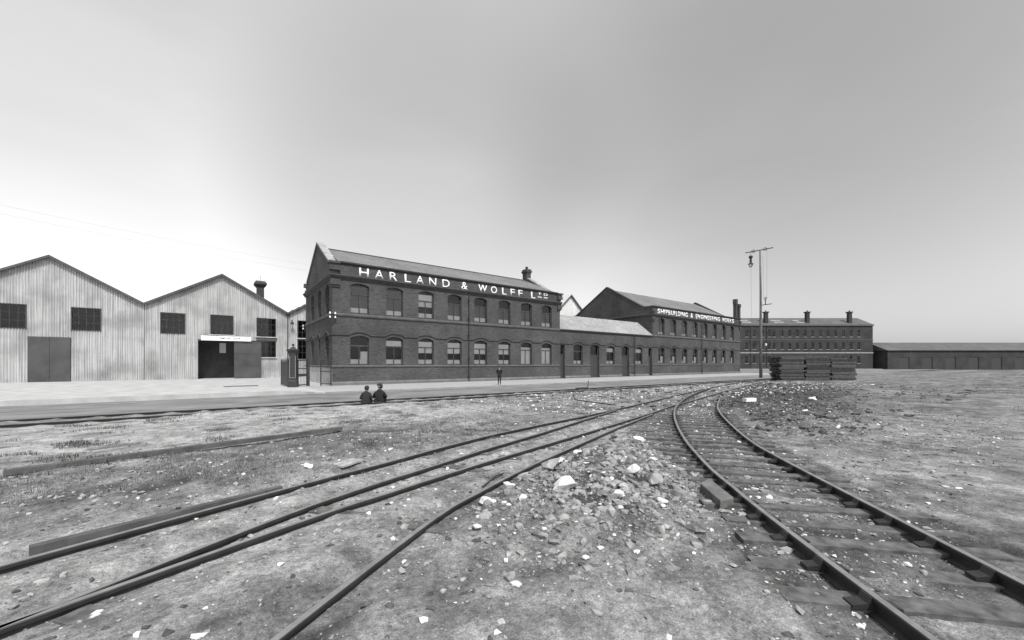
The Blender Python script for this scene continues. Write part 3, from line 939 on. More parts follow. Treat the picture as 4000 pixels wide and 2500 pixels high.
for a, b in zip(edges[::2], edges[1::2]):
    if b - a > 0.1: pb.sweep([(a, 0), (b, 0)], [(0, -0.3), (0.12, -0.3), (0.12, 0.2), (0.0, 0.32)], PF)
part('plinth', pb, M['plinth'], B)
hb = MB(); hb.sweep(hood_path(BU0 + 0.003, BU1 - 0.003, wB + dB[1:3], 4.43, 4.72), HP, PF)
part('hood_mould', hb, M['terracotta'], B)
gb = MB(); gb.sweep([(BU0 + 0.003, 0), (BU1 - 0.003, 0)], [(0, 5.98), (0.08, 6.0), (0.18, 6.14), (0.18, 6.26), (-0.1, 6.27), (-0.1, 6.0)], PF)
part('gutter', gb, M['iron'], B)
rb = MB().prism([(BU0 + 0.003, -0.12, 6.22), (BU0 + 0.003, 2.6, 8.5), (BU0 + 0.003, 5.3, 6.22)], (BU1 - BU0 - 0.006, 0, 0))
part('roof', rb, M['slate_pale'], B)
for op in wB: window(B, PF, op, 3.48, 'top' if op[0] > 30 else 'dark', d=0.2)
dp = MB()
dp.tube([(42.4, -0.2, 0), (42.4, -0.2, 6.1)], 0.05, 8)
for z in (0.5, 2.4, 4.9): dp.box(42.31, 42.49, -0.26, -0.001, z, z + 0.05)
part('downpipe', dp, M['iron'], B)
for op in dB:
    sl, sr, zb, zs, rise = op
    fr = MB(); d0 = 0.26
    bar(fr, PF, sl + 0.003, sl + 0.09, 0, zs, d0, d0 + 0.08); bar(fr, PF, sr - 0.09, sr - 0.003, 0, zs, d0, d0 + 0.08)
    bar(fr, PF, sl + 0.09, sr - 0.09, 2.98, 3.1, d0 - 0.02, d0 + 0.08)
    ap = arc_pts(op, 8, 0.004)
    for (a, za), (b, zb2) in zip(ap, ap[1:]):
        fr.hexa([PF(a, za - 0.09, d0), PF(b, zb2 - 0.09, d0), PF(b, zb2 - 0.09, d0 + 0.08), PF(a, za - 0.09, d0 + 0.08), PF(a, za, d0), PF(b, zb2, d0), PF(b, zb2, d0 + 0.08), PF(a, za, d0 + 0.08)])
    dr = part('door', fr, M['door'], B)
    n = 2 if sr - sl > 1.3 else 1
    for k in range(n):
        a = sl + 0.09 + (sr - sl - 0.18) * k / n; b = sl + 0.09 + (sr - sl - 0.18) * (k + 1) / n
        lf = MB(); bar(lf, PF, a + 0.004, b - 0.004, 0.02, 2.98, d0 + 0.02, d0 + 0.06)
        for z0, z1 in ((0.25, 1.15), (1.3, 2.0), (2.12, 2.85)):
            bar(lf, PF, a + 0.12, b - 0.12, z0, z1, d0 + 0.008, d0 + 0.02)
        part('door_leaf', lf, M['door'], dr)
    part('fanlight', MB().poly([PF(sl + 0.09, 3.1, d0 + 0.05), PF(sr - 0.09, 3.1, d0 + 0.05), PF(sr - 0.09, zs, d0 + 0.05), PF((sl + sr) / 2, zs + rise - 0.09, d0 + 0.05), PF(sl + 0.09, zs, d0 + 0.05)]), M['glass'], dr, fix=False)
    kn = MB().lathe((sr - 0.2 if n == 1 else (sl + sr) / 2 + 0.1, d0 - 0.03, 1.15), [(0.03, -0.03), (0.04, 0), (0.03, 0.03)], 8)
    part('door_knob', kn, M['iron'], dr)

# ---- block C: the far two-storey works
Cb = empty('brick_works_building', (47.2, 0, 0), 'far two-storey brick block lettered SHIPBUILDING & ENGINEERING WORKS', 'building')
CU0, CU1 = 47.2, 77.4
CD = 17.7; CPK = 15.2
cw = [(48.75 + 3.45 * k, 50.5 + 3.45 * k) for k in range(8)]
opsCU = [(a, b, 6.5, 8.9, 0.25) for a, b in cw]
opsCL = [(a, b, 1.9, 4.24, 0.26) for a, b in cw]
wmC = wall(MB(), PF, CU0, CU1, -0.3, [(CU0, 10.85), (CU1, 10.85)], opsCU + opsCL)
ct = [(0, 10.8), (1.6, 10.8), (8.84, CPK - 0.1), (16.1, 10.8), (CD, 10.8)]
wmC.poly([(CU0, s, z) for s, z in [(0, -0.3)] + ct + [(CD, -0.3)]])
wmC.poly([(CU1, s, z) for s, z in [(0, -0.3)] + ct + [(CD, -0.3)]])
wmC.poly([(CU0 + 0.5, s, z) for s, z in [(0.3, 10.6)] + ct[1:4] + [(CD - 0.3, 10.6)]])
wmC.poly([(CU1 - 0.5, s, z) for s, z in [(0.3, 10.6)] + ct[1:4] + [(CD - 0.3, 10.6)]])
wmC.poly([(CU0, CD, -0.3), (CU1, CD, -0.3), (CU1, CD, 10.8), (CU0, CD, 10.8)])
part('wall', wmC, M['brick'], Cb, fix=False)
part('dark_backing', MB().box(CU0 + 0.3, CU1 - 0.3, 1.1, 16, -0.2, 10.5), M['room'], Cb)
sc = MB(); string(sc, PF, CU0 + 0.003, CU1 + 0.08, 1.66, 1.84, 0.09); string(sc, PF, CU0 + 0.003, CU1 + 0.1, 6.12, 6.4, 0.13)
string(sc, P_right(CU1), 0.003, CD, 1.66, 1.84, 0.085)
part('string_course', sc, M['stone'], Cb)
hc = MB(); hc.sweep(hood_path(CU0 + 0.003, CU1 + 0.1, opsCL, 4.5, 4.8), HP, PF)
part('hood_mould', hc, M['terracotta'], Cb)
cc = MB(); CPc = [(o, z + 0.05) for o, z in CP]
cc.sweep([(CU0 - 0.27, 0), (CU1 + 0.27, 0)], CPc, PF)
cc.sweep([(0.003, 0), (CD, 0)], CPc, P_left(CU0))
cc.sweep([(0.003, 0), (CD, 0)], CPc, P_right(CU1))
part('cornice', cc, M['terracotta'], Cb)
pc = MB(); pc.sweep([(CU0 + 0.003, 0), (CU1 + 0.11, 0)], [(0, -0.3), (0.12, -0.3), (0.12, 0.2), (0.0, 0.32)], PF)
pc.sweep([(0.003, 0), (CD, 0)], [(0, -0.3), (0.12, -0.3), (0.12, 0.2), (0.0, 0.32)], P_right(CU1))
part('plinth', pc, M['plinth'], Cb)
gc = MB(); gc.sweep([(CU0 - 0.1, 0), (CU1 + 0.1, 0)], [(0.0, 10.72), (0.1, 10.74), (0.17, 10.84), (0.17, 10.96), (-0.25, 10.98), (-0.25, 10.8)], PF)
part('gutter', gc, M['iron'], Cb)
rc = MB().prism([(CU0 + 0.505, 0.1, 10.95), (CU0 + 0.505, 1.5, 10.98), (CU0 + 0.505, 8.84, 14.85), (CU0 + 0.505, 16.2, 10.98), (CU0 + 0.505, CD, 10.9)], (CU1 - CU0 - 1.01, 0, 0))
part('roof', rc, M['slate'], Cb)
def copingC(u0, u1):
    c = MB()
    for (a, za), (b, zb2) in zip(ct, ct[1:]):
        c.hexa([(u0, a, za + 0.002), (u1, a, za + 0.002), (u1, b, zb2 + 0.002), (u0, b, zb2 + 0.002), (u0, a, za + 0.16), (u1, a, za + 0.16), (u1, b, zb2 + 0.16), (u0, b, zb2 + 0.16)])
    part('coping', c, M['terracotta'], Cb)
copingC(CU0 - 0.08, CU0 + 0.55); copingC(CU1 - 0.55, CU1 + 0.08)
kc = MB()
for a, z0, z1 in ((0.1, 8.52, 8.75), (0.2, 8.75, 9.0), (0.16, 9.0, 9.25), (0.1, 9.76, 10.0), (0.22, 10.0, 10.3)):
    kc.box(CU1 - 0.5, CU1 + a, -a, 0.3, z0, z1 - 0.002)
part('kneeler', kc, M['terracotta'], Cb)
kc = MB()
for a, z0, z1 in ((0.1, 8.52, 8.75), (0.2, 8.75, 9.0), (0.16, 9.0, 9.25), (0.1, 9.76, 10.0), (0.22, 10.0, 10.3)):
    kc.box(CU0 - a, CU0 + 0.5, -a, 0.3, z0, z1 - 0.002)
part('kneeler', kc, M['terracotta'], Cb)
# tall chimney and stump pier at the far corner
k1 = MB(); k1.box(76.42, 76.98, 0.32, 0.9, 10.6, 13.75); k1.box(76.36, 77.04, 0.26, 0.96, 13.752, 14.8)
part('chimney', k1, M['brick'], Cb)
k2 = MB(); k2.box(77.25, 77.8, 0.1, 0.6, 8.4, 13.2); k2.box(77.18, 77.9, 0.03, 0.67, 13.202, 13.85)
part('corner_stack', k2, M['brick'], Cb)
dp = MB(); dp.tube([(62.0, -0.2, 0), (62.0, -0.2, 9.25)], 0.05, 8)
for z in (0.5, 2.4, 4.9, 6.7, 8.6): dp.box(61.9, 62.1, -0.26, -0.001, z, z + 0.05)
part('downpipe', dp, M['iron'], Cb)
for k, (ou, ol) in enumerate(zip(opsCU, opsCL)):
    window(Cb, PF, ou, 8.15, 'grey', low=0.36)
    window(Cb, PF, ol, 3.55, 'half', low=0.36)
wd = [('SHIPBUILDING', [(48.53, 49.3), (49.42, 50.22), (50.39, 50.57), (50.8, 51.46), (51.55, 52.23), (52.42, 53.14), (53.32, 53.52), (53.8, 54.3), (54.43, 55.14), (55.28, 55.48), (55.7, 56.5), (56.69, 57.55)]),
      ('&', [(58.45, 59.25)]),
      ('ENGINEERING', [(60.17, 60.7), (60.82, 61.68), (61.93, 62.76), (62.88, 63.06), (63.25, 64.1), (64.3, 64.85), (65.05, 65.62), (65.83, 66.46), (66.6, 66.78), (66.97, 67.87), (68.07, 68.95)]),
      ('WORKS', [(69.85, 70.82), (70.92, 71.77), (71.95, 72.7), (72.87, 73.66), (73.78, 74.68)])]
for w_, ps in wd:
    for ch_, (a, b) in zip(w_, ps):
        glyph(ch_, a, b, 9.8, 10.58, PF, M['white'], Cb, off=0.022)

# ------------------------------------------------------------------ corrugated sheds on the left
def corrugated(mb, u0, u1, vv, zb, topf, holes, pitch=0.2, amp=0.05):
    n = int(round((u1 - u0) / pitch * 6))
    us_ = [u0 + (u1 - u0) * k / n for k in range(n + 1)]
    ext = []
    for h in holes: ext += [h[0], h[1]]
    us_ = sorted(set([round(x, 4) for x in us_ + ext]))
    y = lambda u: vv + amp * math.sin(2 * math.pi * u / pitch)
    for a, b in zip(us_, us_[1:]):
        mid = (a + b) / 2
        segs = [(zb, None)]
        z = zb; cov = sorted([h for h in holes if h[0] <= mid <= h[1]], key=lambda h: h[2])
        for h in cov:
            if h[2] > z + 1e-3:
                mb.poly([(a, y(a), z), (b, y(b), z), (b, y(b), h[2]), (a, y(a), h[2])])
            z = h[3]
        if topf(mid) > z:
            mb.poly([(a, y(a), z), (b, y(b), z), (b, y(b), topf(b)), (a, y(a), topf(a))])
    return mb
SV = 24.5
def shed(name, label, ua, ub, apex, eave, vv, length, holes, roofmat='shedroof', wallmat='corr', group=None, base=-0.1):
    c = (ua + ub) / 2
    s = empty(name, (c, vv, 0), label, 'shed', group)
    topf = lambda u: apex - (apex - eave) * abs(u - c) / ((ub - ua) / 2)
    part('wall', corrugated(MB(), ua + 0.02, ub - 0.02, vv, base, topf, holes), M[wallmat], s, fix=False)
    back = MB()
    back.poly([(ua + 0.02, vv + 0.05, base), (ua + 0.02, vv + length, base), (ua + 0.02, vv + length, eave), (ua + 0.02, vv + 0.05, eave)])
    back.poly([(ub - 0.02, vv + 0.05, base), (ub - 0.02, vv + length, base), (ub - 0.02, vv + length, eave), (ub - 0.02, vv + 0.05, eave)])
    back.poly([(ua, vv + length, base), (ub, vv + length, base), (ub, vv + length, eave), (c, vv + length, apex), (ua, vv + length, eave)])
    part('rear_wall', back, M['shed_dark'], s, fix=False)
    # corrugated roof slopes with overhang
    rm = MB()
    for sg in (-1, 1):
        e = (ub - ua) / 2
        n = int(length / 0.6)
        pa = (c, apex + 0.08); pb_ = (c + sg * (e + 0.0), eave + 0.08)
        rm.hexa([(pa[0], vv - 0.38, pa[1]), (pb_[0], vv - 0.38, pb_[1]), (pb_[0], vv + length, pb_[1]), (pa[0], vv + length, pa[1]),
                 (pa[0], vv - 0.38, pa[1] + 0.07), (pb_[0], vv - 0.38, pb_[1] + 0.07), (pb_[0], vv + length, pb_[1] + 0.07), (pa[0], vv + length, pa[1] + 0.07)])
    part('roof', rm, M[roofmat], s)
    bg = MB()
    for sg in (-1, 1):
        e = (ub - ua) / 2
        bg.hexa([(c, vv - 0.42, apex - 0.1), (c + sg * e, vv - 0.42, eave - 0.1), (c + sg * e, vv - 0.385, eave - 0.1), (c, vv - 0.385, apex - 0.1),
                 (c, vv - 0.42, apex + 0.16), (c + sg * e, vv - 0.42, eave + 0.16), (c + sg * e, vv - 0.385, eave + 0.16), (c, vv - 0.385, apex + 0.16)])
    part('bargeboard', bg, M['shed_dark'], s)
    return s, topf
def shed_window(s, a, b, z0, z1, nx, nz, vv=SV, blind=None):
    f = MB(); P = P_front(vv)
    bar(f, P, a, a + 0.08, z0, z1, -0.06, 0.08); bar(f, P, b - 0.08, b, z0, z1, -0.06, 0.08)
    bar(f, P, a + 0.08, b - 0.08, z0, z0 + 0.08, -0.06, 0.08); bar(f, P, a + 0.08, b - 0.08, z1 - 0.08, z1, -0.06, 0.08)
    for k in range(1, nx):
        x = a + (b - a) * k / nx; bar(f, P, x - 0.02, x + 0.02, z0 + 0.08, z1 - 0.08, 0.0, 0.05)
    for k in range(1, nz):
        z = z0 + (z1 - z0) * k / nz; bar(f, P, a + 0.08, b - 0.08, z - 0.02, z + 0.02, 0.003, 0.047)
    w = part('window', f, M['frame'], s)
    for i in range(nx):
        for j in range(nz):
            x0 = a + 0.08 + (b - a - 0.16) * i / nx; x1 = a + 0.08 + (b - a - 0.16) * (i + 1) / nx
            y0 = z0 + 0.08 + (z1 - z0 - 0.16) * j / nz; y1 = z0 + 0.08 + (z1 - z0 - 0.16) * (j + 1) / nz
            part('pane', MB().poly([P(x0, y0, 0.025), P(x1, y0, 0.025), P(x1, y1, 0.025), P(x0, y1, 0.025)]), M['glass'], w, fix=False)
    return w
def ledge(s, a, b, z, nm='sill', mat='white_worn'):
    m = MB().box(a, b, SV - 0.2, SV + 0.06, z - 0.06, z); part(nm, m, M[mat], s)

HALF = 7.3; C0 = -7.5
holes0 = [(-8.7, -6.31, 5.5, 7.97), (-3.83, -1.58, 5.42, 7.9), (-3.3, -1.58, 2.72, 4.9), (-9.9, -3.32, -0.1, 4.72), (-13.4, -11.1, 5.42, 7.9)]
S0, top0 = shed('corrugated_shed', 'whitewashed corrugated iron shed with a sliding door and a workshop signboard', C0 - HALF, C0 + HALF, 12.95, 8.68, SV, 40, holes0)
part('dark_backing', MB().box(C0 - HALF + 0.1, C0 + HALF - 0.1, SV + 3.2, SV + 3.4, -0.05, 8.5), M['shop_backing'], S0)  # dark sheet behind the doorway, standing in for the unlit shop
shed_window(S0, -8.7, -6.31, 5.5, 7.97, 4, 3); shed_window(S0, -3.83, -1.58, 5.42, 7.9, 4, 3); shed_window(S0, -3.3, -1.58, 2.72, 4.9, 3, 3); shed_window(S0, -13.4, -11.1, 5.42, 7.9, 4, 3)
ledge(S0, -3.95, -1.45, 5.41); ledge(S0, -3.4, -1.45, 2.7); ledge(S0, -8.8, -6.2, 5.49)
dm = MB(); bar(dm, P_front(SV), -3.84, -1.5, 4.92, 5.33, -0.1, -0.045)
part('lintel_board', dm, M['shed_dark'], S0)
# sliding door, its rail, the open doorway beside it
sd = MB(); bar(sd, P_front(SV), -6.25, -3.3, 0.03, 4.74, -0.2, -0.12)
sdo = part('sliding_door', sd, M['slide_door'], S0)
for z in (0.06, 1.6, 3.15, 4.5):
    m = MB(); bar(m, P_front(SV), -6.22, -3.33, z, z + 0.16, -0.225, -0.2); part('door_rail', m, M['slide_door'], sdo)
hr = MB(); bar(hr, P_front(SV), -9.9, -3.3, 4.745, 4.86, -0.24, -0.1); part('door_track', hr, M['iron'], S0)
sgn = MB(); bar(sgn, P_front(SV), -9.6, -4.42, 4.75, 5.32, -0.36, -0.27)
so = part('signboard', sgn, M['white'], S0, label='white board lettered SMITHS SHOP over the shed door')
u = -7.7
for ch_ in 'SMITHS SHOP':
    w_ = {'I': 0.05, 'M': 0.2, ' ': 0.2}.get(ch_, 0.15)
    if ch_ != ' ': glyph(ch_, u, u + w_, 4.95, 5.16, P_front(SV), M['iron'], so, d=-0.364, off=0.02)
    u += w_ + 0.045 if ch_ != 'I' else 0.1
# window through the open doorway: pale panel, daylight put into its colour
bw = MB(); bw.box(-7.75, -7.05, SV + 3.14, SV + 3.19, 3.3, 4.6); part('window_light_panel', bw, M['blind_white'], S0, label='pale panel for the daylit window at the back of the dark workshop')
# bare iron patch
pa = corrugated(MB(), -1.35, -0.64, SV - 0.012, 2.9, lambda u: 5.7, []); part('patch_sheet', pa, M['corr_grey'], S0, fix=False, label='bare grey sheet patched into the whitewashed wall')
pa = corrugated(MB(), -2.45, -1.75, SV - 0.012, 8.05, lambda u: top0(u) - 0.12, []); part('patch_sheet', pa, M['corr_grey'], S0, fix=False)
# iron ventilator on the slope
vt = MB()
vc = (-3.17, 27.3, 9.9)
vt.lathe(vc, [(0.43, 0), (0.43, 2.4), (0.74, 2.8), (0.74, 3.0), (0.52, 3.3)], sq=True)
part('ventilator', vt, M['iron'], S0)
vt = MB().tube([(-3.17, 27.3, 13.2), (-3.17, 27.3, 14.0)], 0.02, 6); part('ventilator_spike', vt, M['iron'], S0)
# raised louvre along the ridge
rl = MB()
for sg in (-1, 1):
    for k in range(12):
        a0 = sg * 0.17 * k; a1 = sg * (0.17 * k + 0.13)
        z0 = 13.72 - 0.585 * abs(a0); z1 = 13.72 - 0.585 * abs(a1)
        rl.hexa([(C0 + a0, SV + 3.5, z0 - 0.5), (C0 + a1, SV + 3.5, z1 - 0.5), (C0 + a1, SV + 34, z1 - 0.5), (C0 + a0, SV + 34, z0 - 0.5),
                 (C0 + a0, SV + 3.5, z0 + 0.07 * (k % 2)), (C0 + a1, SV + 3.5, z1 + 0.07 * (k % 2)), (C0 + a1, SV + 34, z1 + 0.07 * (k % 2)), (C0 + a0, SV + 34, z0 + 0.07 * (k % 2))])
part('ridge_louvre', rl, M['shed_dark'], S0)
dpp = MB(); dpp.tube([(-0.2, SV - 0.18, 0), (-0.2, SV - 0.18, 8.6)], 0.06, 8); dpp.box(-0.4, 0.0, SV - 0.32, SV - 0.05, 8.4, 8.75)
part('downpipe', dpp, M['iron'], S0)
holes1 = [(1.04, 3.4, 5.42, 7.87), (1.04, 3.4, 2.5, 5.2)]
S1, top1 = shed('corrugated_shed', 'whitewashed corrugated shed half hidden behind the brick office gable', C0 + HALF, C0 + 3 * HALF, 12.95, 8.68, SV, 40, holes1)
shed_window(S1, 1.04, 3.4, 5.42, 7.87, 4, 3); shed_window(S1, 1.04, 3.4, 2.5, 5.2, 4, 3); ledge(S1, 0.95, 3.5, 5.4)
part('dark_backing', MB().box(0.0, 14, SV + 3.0, SV + 3.2, -0.05, 8.5), M['room'], S1)
# ridges of the second roof facing the valley: raised laps
lp = MB()
for k in range(9):
    t = (k + 0.5) / 9
    uu = C0 + HALF + 0.2 + t * 6.8; zz = 8.68 + (12.95 - 8.68) * (uu - (C0 + HALF)) / HALF + 0.16
    lp.box(uu - 0.05, uu + 0.05, SV - 0.38, SV + 39, zz, zz + 0.06)
part('roof_batten', lp, M['shed_dark'], S1)
wl = MB(); wl.box(0.25, 0.33, SV - 0.6, SV - 0.03, 7.7, 7.78); wl.lathe((0.3, SV - 0.6, 7.2), [(0.1, 0), (0.26, 0.1), (0.1, 0.35), (0.05, 0.5)], 10)
part('wall_lamp', wl, M['iron'], S1)
ib = MB(); ib.box(1.6, 2.3, SV - 0.2, SV - 0.14, 7.0, 7.05); ib.box(1.6, 2.3, SV - 0.2, SV - 0.14, 6.6, 6.65); ib.box(1.9, 1.98, SV - 0.2, SV - 0.04, 6.4, 7.2)
br2 = part('insulator_bracket', ib, M['iron'], S1)
for x in (1.7, 2.2):
    for z in (7.055, 6.655):
        part('insulator', MB().lathe((x, SV - 0.17, z), [(0.09, 0), (0.09, 0.08), (0.06, 0.1), (0.07, 0.18), (0.03, 0.22)], 10), M['porcelain'], br2)
holes2 = [(-20.6, -18.3, 5.42, 7.9), (-26.0, -23.7, 5.42, 7.9), (-23.6, -20.6, -0.1, 4.6)]
S2, top2 = shed('corrugated_shed', 'farthest left whitewashed corrugated shed with closed boarded doors', C0 - 3 * HALF, C0 - HALF, 12.95, 8.68, SV, 40, holes2)
shed_window(S2, -20.6, -18.3, 5.42, 7.9, 4, 3); shed_window(S2, -26.0, -23.7, 5.42, 7.9, 4, 3)
part('dark_backing', MB().box(-29, -15, SV + 3.0, SV + 3.2, -0.05, 8.5), M['room'], S2)
for k in range(2):
    m = MB(); bar(m, P_front(SV), -23.62 + k * 1.51, -22.13 + k * 1.51, 0.03, 4.66, -0.14, -0.06); part('boarded_door', m, M['slide_door'], S2)
S3, _ = shed('corrugated_shed', 'white gabled shed rising behind the low brick range roof', 45.6, 58.2, 16.1, 10.6, 22.0, 40, [], roofmat='shedroof_pale', wallmat='corr_white', base=0.0)
# ------------------------------------------------------------------ gate pier, gates and railings
gp = empty('gate_pier', (-3.06, -0.36, 0), 'dark panelled iron gate pier with a ball finial at the forecourt entrance', 'gate pier')
gx, gy = -3.06, -0.36
ga = R(-18)
def sq(prof, z=0.0): return MB().lathe((gx, gy, z), prof, sq=True, rot=ga)
part('base', sq([(0.34, 0), (0.34, 0.5), (0.29, 0.56)]), M['iron'], gp)
part('shaft', sq([(0.27, 0.56), (0.27, 2.62)]), M['iron'], gp)
part('cap', sq([(0.28, 2.62), (0.3, 2.75), (0.42, 2.95), (0.42, 3.02), (0.22, 3.08), (0.08, 3.24)]), M['iron'], gp)
part('finial', MB().lathe((gx, gy, 3.24), [(0.04, 0), (0.04, 0.06), (0.1, 0.13), (0.11, 0.19), (0.05, 0.25)], 10), M['iron'], gp, smooth=True)
pn = MB()
c_, s_ = math.cos(ga), math.sin(ga)
def rot(x, y): return (gx + x * c_ - y * s_, gy + x * s_ + y * c_)
def rbox(mb, x0, x1, y0, y1, z0, z1):
    q = [rot(x0, y0), rot(x1, y0), rot(x1, y1), rot(x0, y1)]
    mb.hexa([(a, b, z0) for a, b in q] + [(a, b, z1) for a, b in q])
rbox(pn, -0.22, -0.19, -0.285, -0.272, 0.75, 2.5); rbox(pn, 0.19, 0.22, -0.285, -0.272, 0.75, 2.5); rbox(pn, -0.188, 0.188, -0.285, -0.272, 0.75, 0.78)
part('panel_bead', pn, M['frame_light'], gp)
# main gate leaf swung back
gl = empty('iron_gate', (-3.35, 0.05, 0), 'boarded iron gate leaf swung back behind the pier', 'gate')
def gate_panel(root, p0, p1, h, bars, mids, lowp=None):
    p0, p1 = Vector((*p0, 0)), Vector((*p1, 0)); L = (p1 - p0).length; t = (p1 - p0) / L; n = Vector((-t.y, t.x, 0))
    def bx(a, b, z0, z1, th):
        q = [p0 + t * a - n * th, p0 + t * b - n * th, p0 + t * b + n * th, p0 + t * a + n * th]
        return MB().hexa([(x.x, x.y, z0) for x in q] + [(x.x, x.y, z1) for x in q])
    for a in (0.0, L - 0.07): part('stile', bx(a, a + 0.07, 0.05, h, 0.035), M['iron'], root)
    for z in mids: part('rail', bx(0.07, L - 0.07, z, z + 0.07, 0.028), M['iron'], root)
    if lowp: part('panel', bx(0.07, L - 0.07, lowp[0], lowp[1], 0.012), M['door'], root)
    for k in range(bars):
        a = 0.07 + (L - 0.14) * (k + 0.5) / bars
        part('bar', MB().tube([p0 + t * a + Vector((0, 0, 0.08)), p0 + t * a + Vector((0, 0, h + 0.12))], 0.011, 6), M['iron'], root)
gate_panel(gl, (-3.36, 0.05), (-3.5, 3.1), 2.25, 8, (0.12, 0.95, 1.9, 2.15), (0.19, 2.1))
wg = empty('wicket_gate', (-2.6, 0.1, 0), 'narrow iron wicket gate between pier and office', 'gate')
gate_panel(wg, (-2.72, -0.2), (-1.85, 0.55), 2.2, 6, (0.12, 0.85, 1.45, 2.1), (0.85, 1.05))
wp = MB().box(-1.9, -1.68, 0.5, 0.72, 0, 2.25)
single('gate_post', wp, M['iron'], (-1.8, 0.6, 0), 'plain dark gate post beside the wicket gate', 'post')
rl_ = empty('iron_railing', (-0.5, -0.25, 0), 'light iron railing against the corner of the office', 'railing')
gate_panel(rl_, (-0.95, 0.02), (-0.18, -0.5), 2.2, 8, (0.15, 1.2, 2.1))

# ------------------------------------------------------------------ buildings behind and to the right
SB2, _ = shed('roofed_shed', 'pale sheet-roofed shed showing behind the far end of the brick works', 79.6, 96, 18.6, 13.0, 30.0, 40, [], roofmat='shedroof_pale')
FB = empty('brick_terrace_building', (142.28, 26.4, -0.1), 'distant three-storey brick building with pale bands and skylights', 'building', rz=-YAW)
def lp_(name, mb, mat, par): return part(name, mb, M[mat], par, local=True)
FBL0, FBL1 = -26.0, 46.0
ccol = [1.55, 4.2, 7.1, 9.5, 11.2] + [14.0 + 2.7 * k for k in range(11)]
fops = []
for k, x in enumerate(ccol):
    fops += [(x - 0.5, x + 0.5, 2.1, 4.5, 0.15), (x - 0.55, x + 0.55, 7.0, 9.2, 0.25), (x - 0.48, x + 0.48, 11.4, 13.75, 0.1)]
fw = wall(MB(), P_front(0.0), FBL0, FBL1, -0.3, [(FBL0, 15.7), (FBL1, 15.7)], fops, depth=0.15, n=4)
fw.poly([(FBL1, 0, -0.3), (FBL1, 12, -0.3), (FBL1, 12, 15.7), (FBL1, 6, 18.7), (FBL1, 0, 15.7)])
part('wall', fw, M['brick_far'], FB, local=True, fix=False)
lp_('dark_backing', MB().box(FBL0 + 0.2, FBL1 - 0.2, 0.9, 11, -0.2, 15), 'room', FB)
lp_('roof', MB().prism([(FBL0, -0.3, 15.72), (FBL0, 6, 18.7), (FBL0, 12.3, 15.72)], (FBL1 - FBL0, 0, 0)), 'slate_dark', FB)
lp_('cornice', MB().box(FBL0, FBL1 + 0.2, -0.35, -0.003, 15.25, 15.7), 'stone', FB)
lp_('band', MB().box(FBL0, FBL1 + 0.1, -0.12, -0.003, 5.6, 5.95), 'coping', FB)
lp_('band', MB().box(FBL0, FBL1 + 0.1, -0.1, -0.003, 10.2, 10.4), 'stone', FB)
for k, (sl, sr, zb, zs, rise) in enumerate(fops):
    f = MB(); P = P_front(0.0)
    bar(f, P, sl + 0.002, sl + 0.07, zb, zs, 0.08, 0.13); bar(f, P, sr - 0.07, sr - 0.002, zb, zs, 0.08, 0.13)
    bar(f, P, sl + 0.07, sr - 0.07, (zb + zs) / 2 - 0.04, (zb + zs) / 2 + 0.04, 0.08, 0.13)
    bar(f, P, (sl + sr) / 2 - 0.03, (sl + sr) / 2 + 0.03, zb, zs, 0.084, 0.126)
    w = lp_('window', f, 'frame', FB)
    part('pane', MB().poly([P(sl, zb, 0.11), P(sr, zb, 0.11), P(sr, zs + rise * 0.5, 0.11), P(sl, zs + rise * 0.5, 0.11)]), M['glass'], w, local=True, fix=False)
    lp_('sill', MB().box(sl - 0.12, sr + 0.12, -0.12, 0.06, zb - 0.16, zb - 0.002), 'coping', w)
for x in (9.3, 24.0, 39.0):
    c_b = lp_('chimney', MB().box(x - 0.55, x + 0.55, 0.9, 1.9, 15.9, 20.0).box(x - 0.75, x + 0.75, 0.7, 2.1, 20.0, 20.4), 'brick_far', FB)
    lp_('chimney_pot', MB().lathe((x, 1.4, 20.4), [(0.2, 0), (0.16, 0.5)], 8), 'iron', c_b)
for x in (2.4, 14.0, 22.0):
    for z0 in (16.5, 17.3):
        lp_('skylight', MB().hexa([(x - 1.8, -0.05 + (z0 - 15.72) / 2.98 * 6.3 - 0.3, z0), (x + 1.8, -0.05 + (z0 - 15.72) / 2.98 * 6.3 - 0.3, z0), (x + 1.8, 0.55 + (z0 - 15.72) / 2.98 * 6.3 - 0.3, z0 + 0.3), (x - 1.8, 0.55 + (z0 - 15.72) / 2.98 * 6.3 - 0.3, z0 + 0.3),
                     (x - 1.8, -0.05 + (z0 - 15.72) / 2.98 * 6.3 - 0.3, z0 + 0.08), (x + 1.8, -0.05 + (z0 - 15.72) / 2.98 * 6.3 - 0.3, z0 + 0.08), (x + 1.8, 0.55 + (z0 - 15.72) / 2.98 * 6.3 - 0.3, z0 + 0.38), (x - 1.8, 0.55 + (z0 - 15.72) / 2.98 * 6.3 - 0.3, z0 + 0.38)]), 'coping', FB)
for x in (2.9, 8.6): lp_('downpipe', MB().tube([(x, -0.1, -0.2), (x, -0.1, 15.2)], 0.08, 6), 'iron', FB)
fp = MB()
c2, s2 = math.cos(-YAW), math.sin(-YAW)
q = [(-20, -3.6), (46, -3.6), (46, 0.2), (-20, 0.2)]
q = [(142.28 + a * c2 - b * s2, 26.4 + a * s2 + b * c2) for a, b in q]
fp.hexa([(a, b, -0.4) for a, b in q] + [(a, b, 0.04) for a, b in q])
tag(single('footway', fp, M['pavement'], (0, 0, 0), 'footway in front of the distant terrace', None, None, 'structure'))
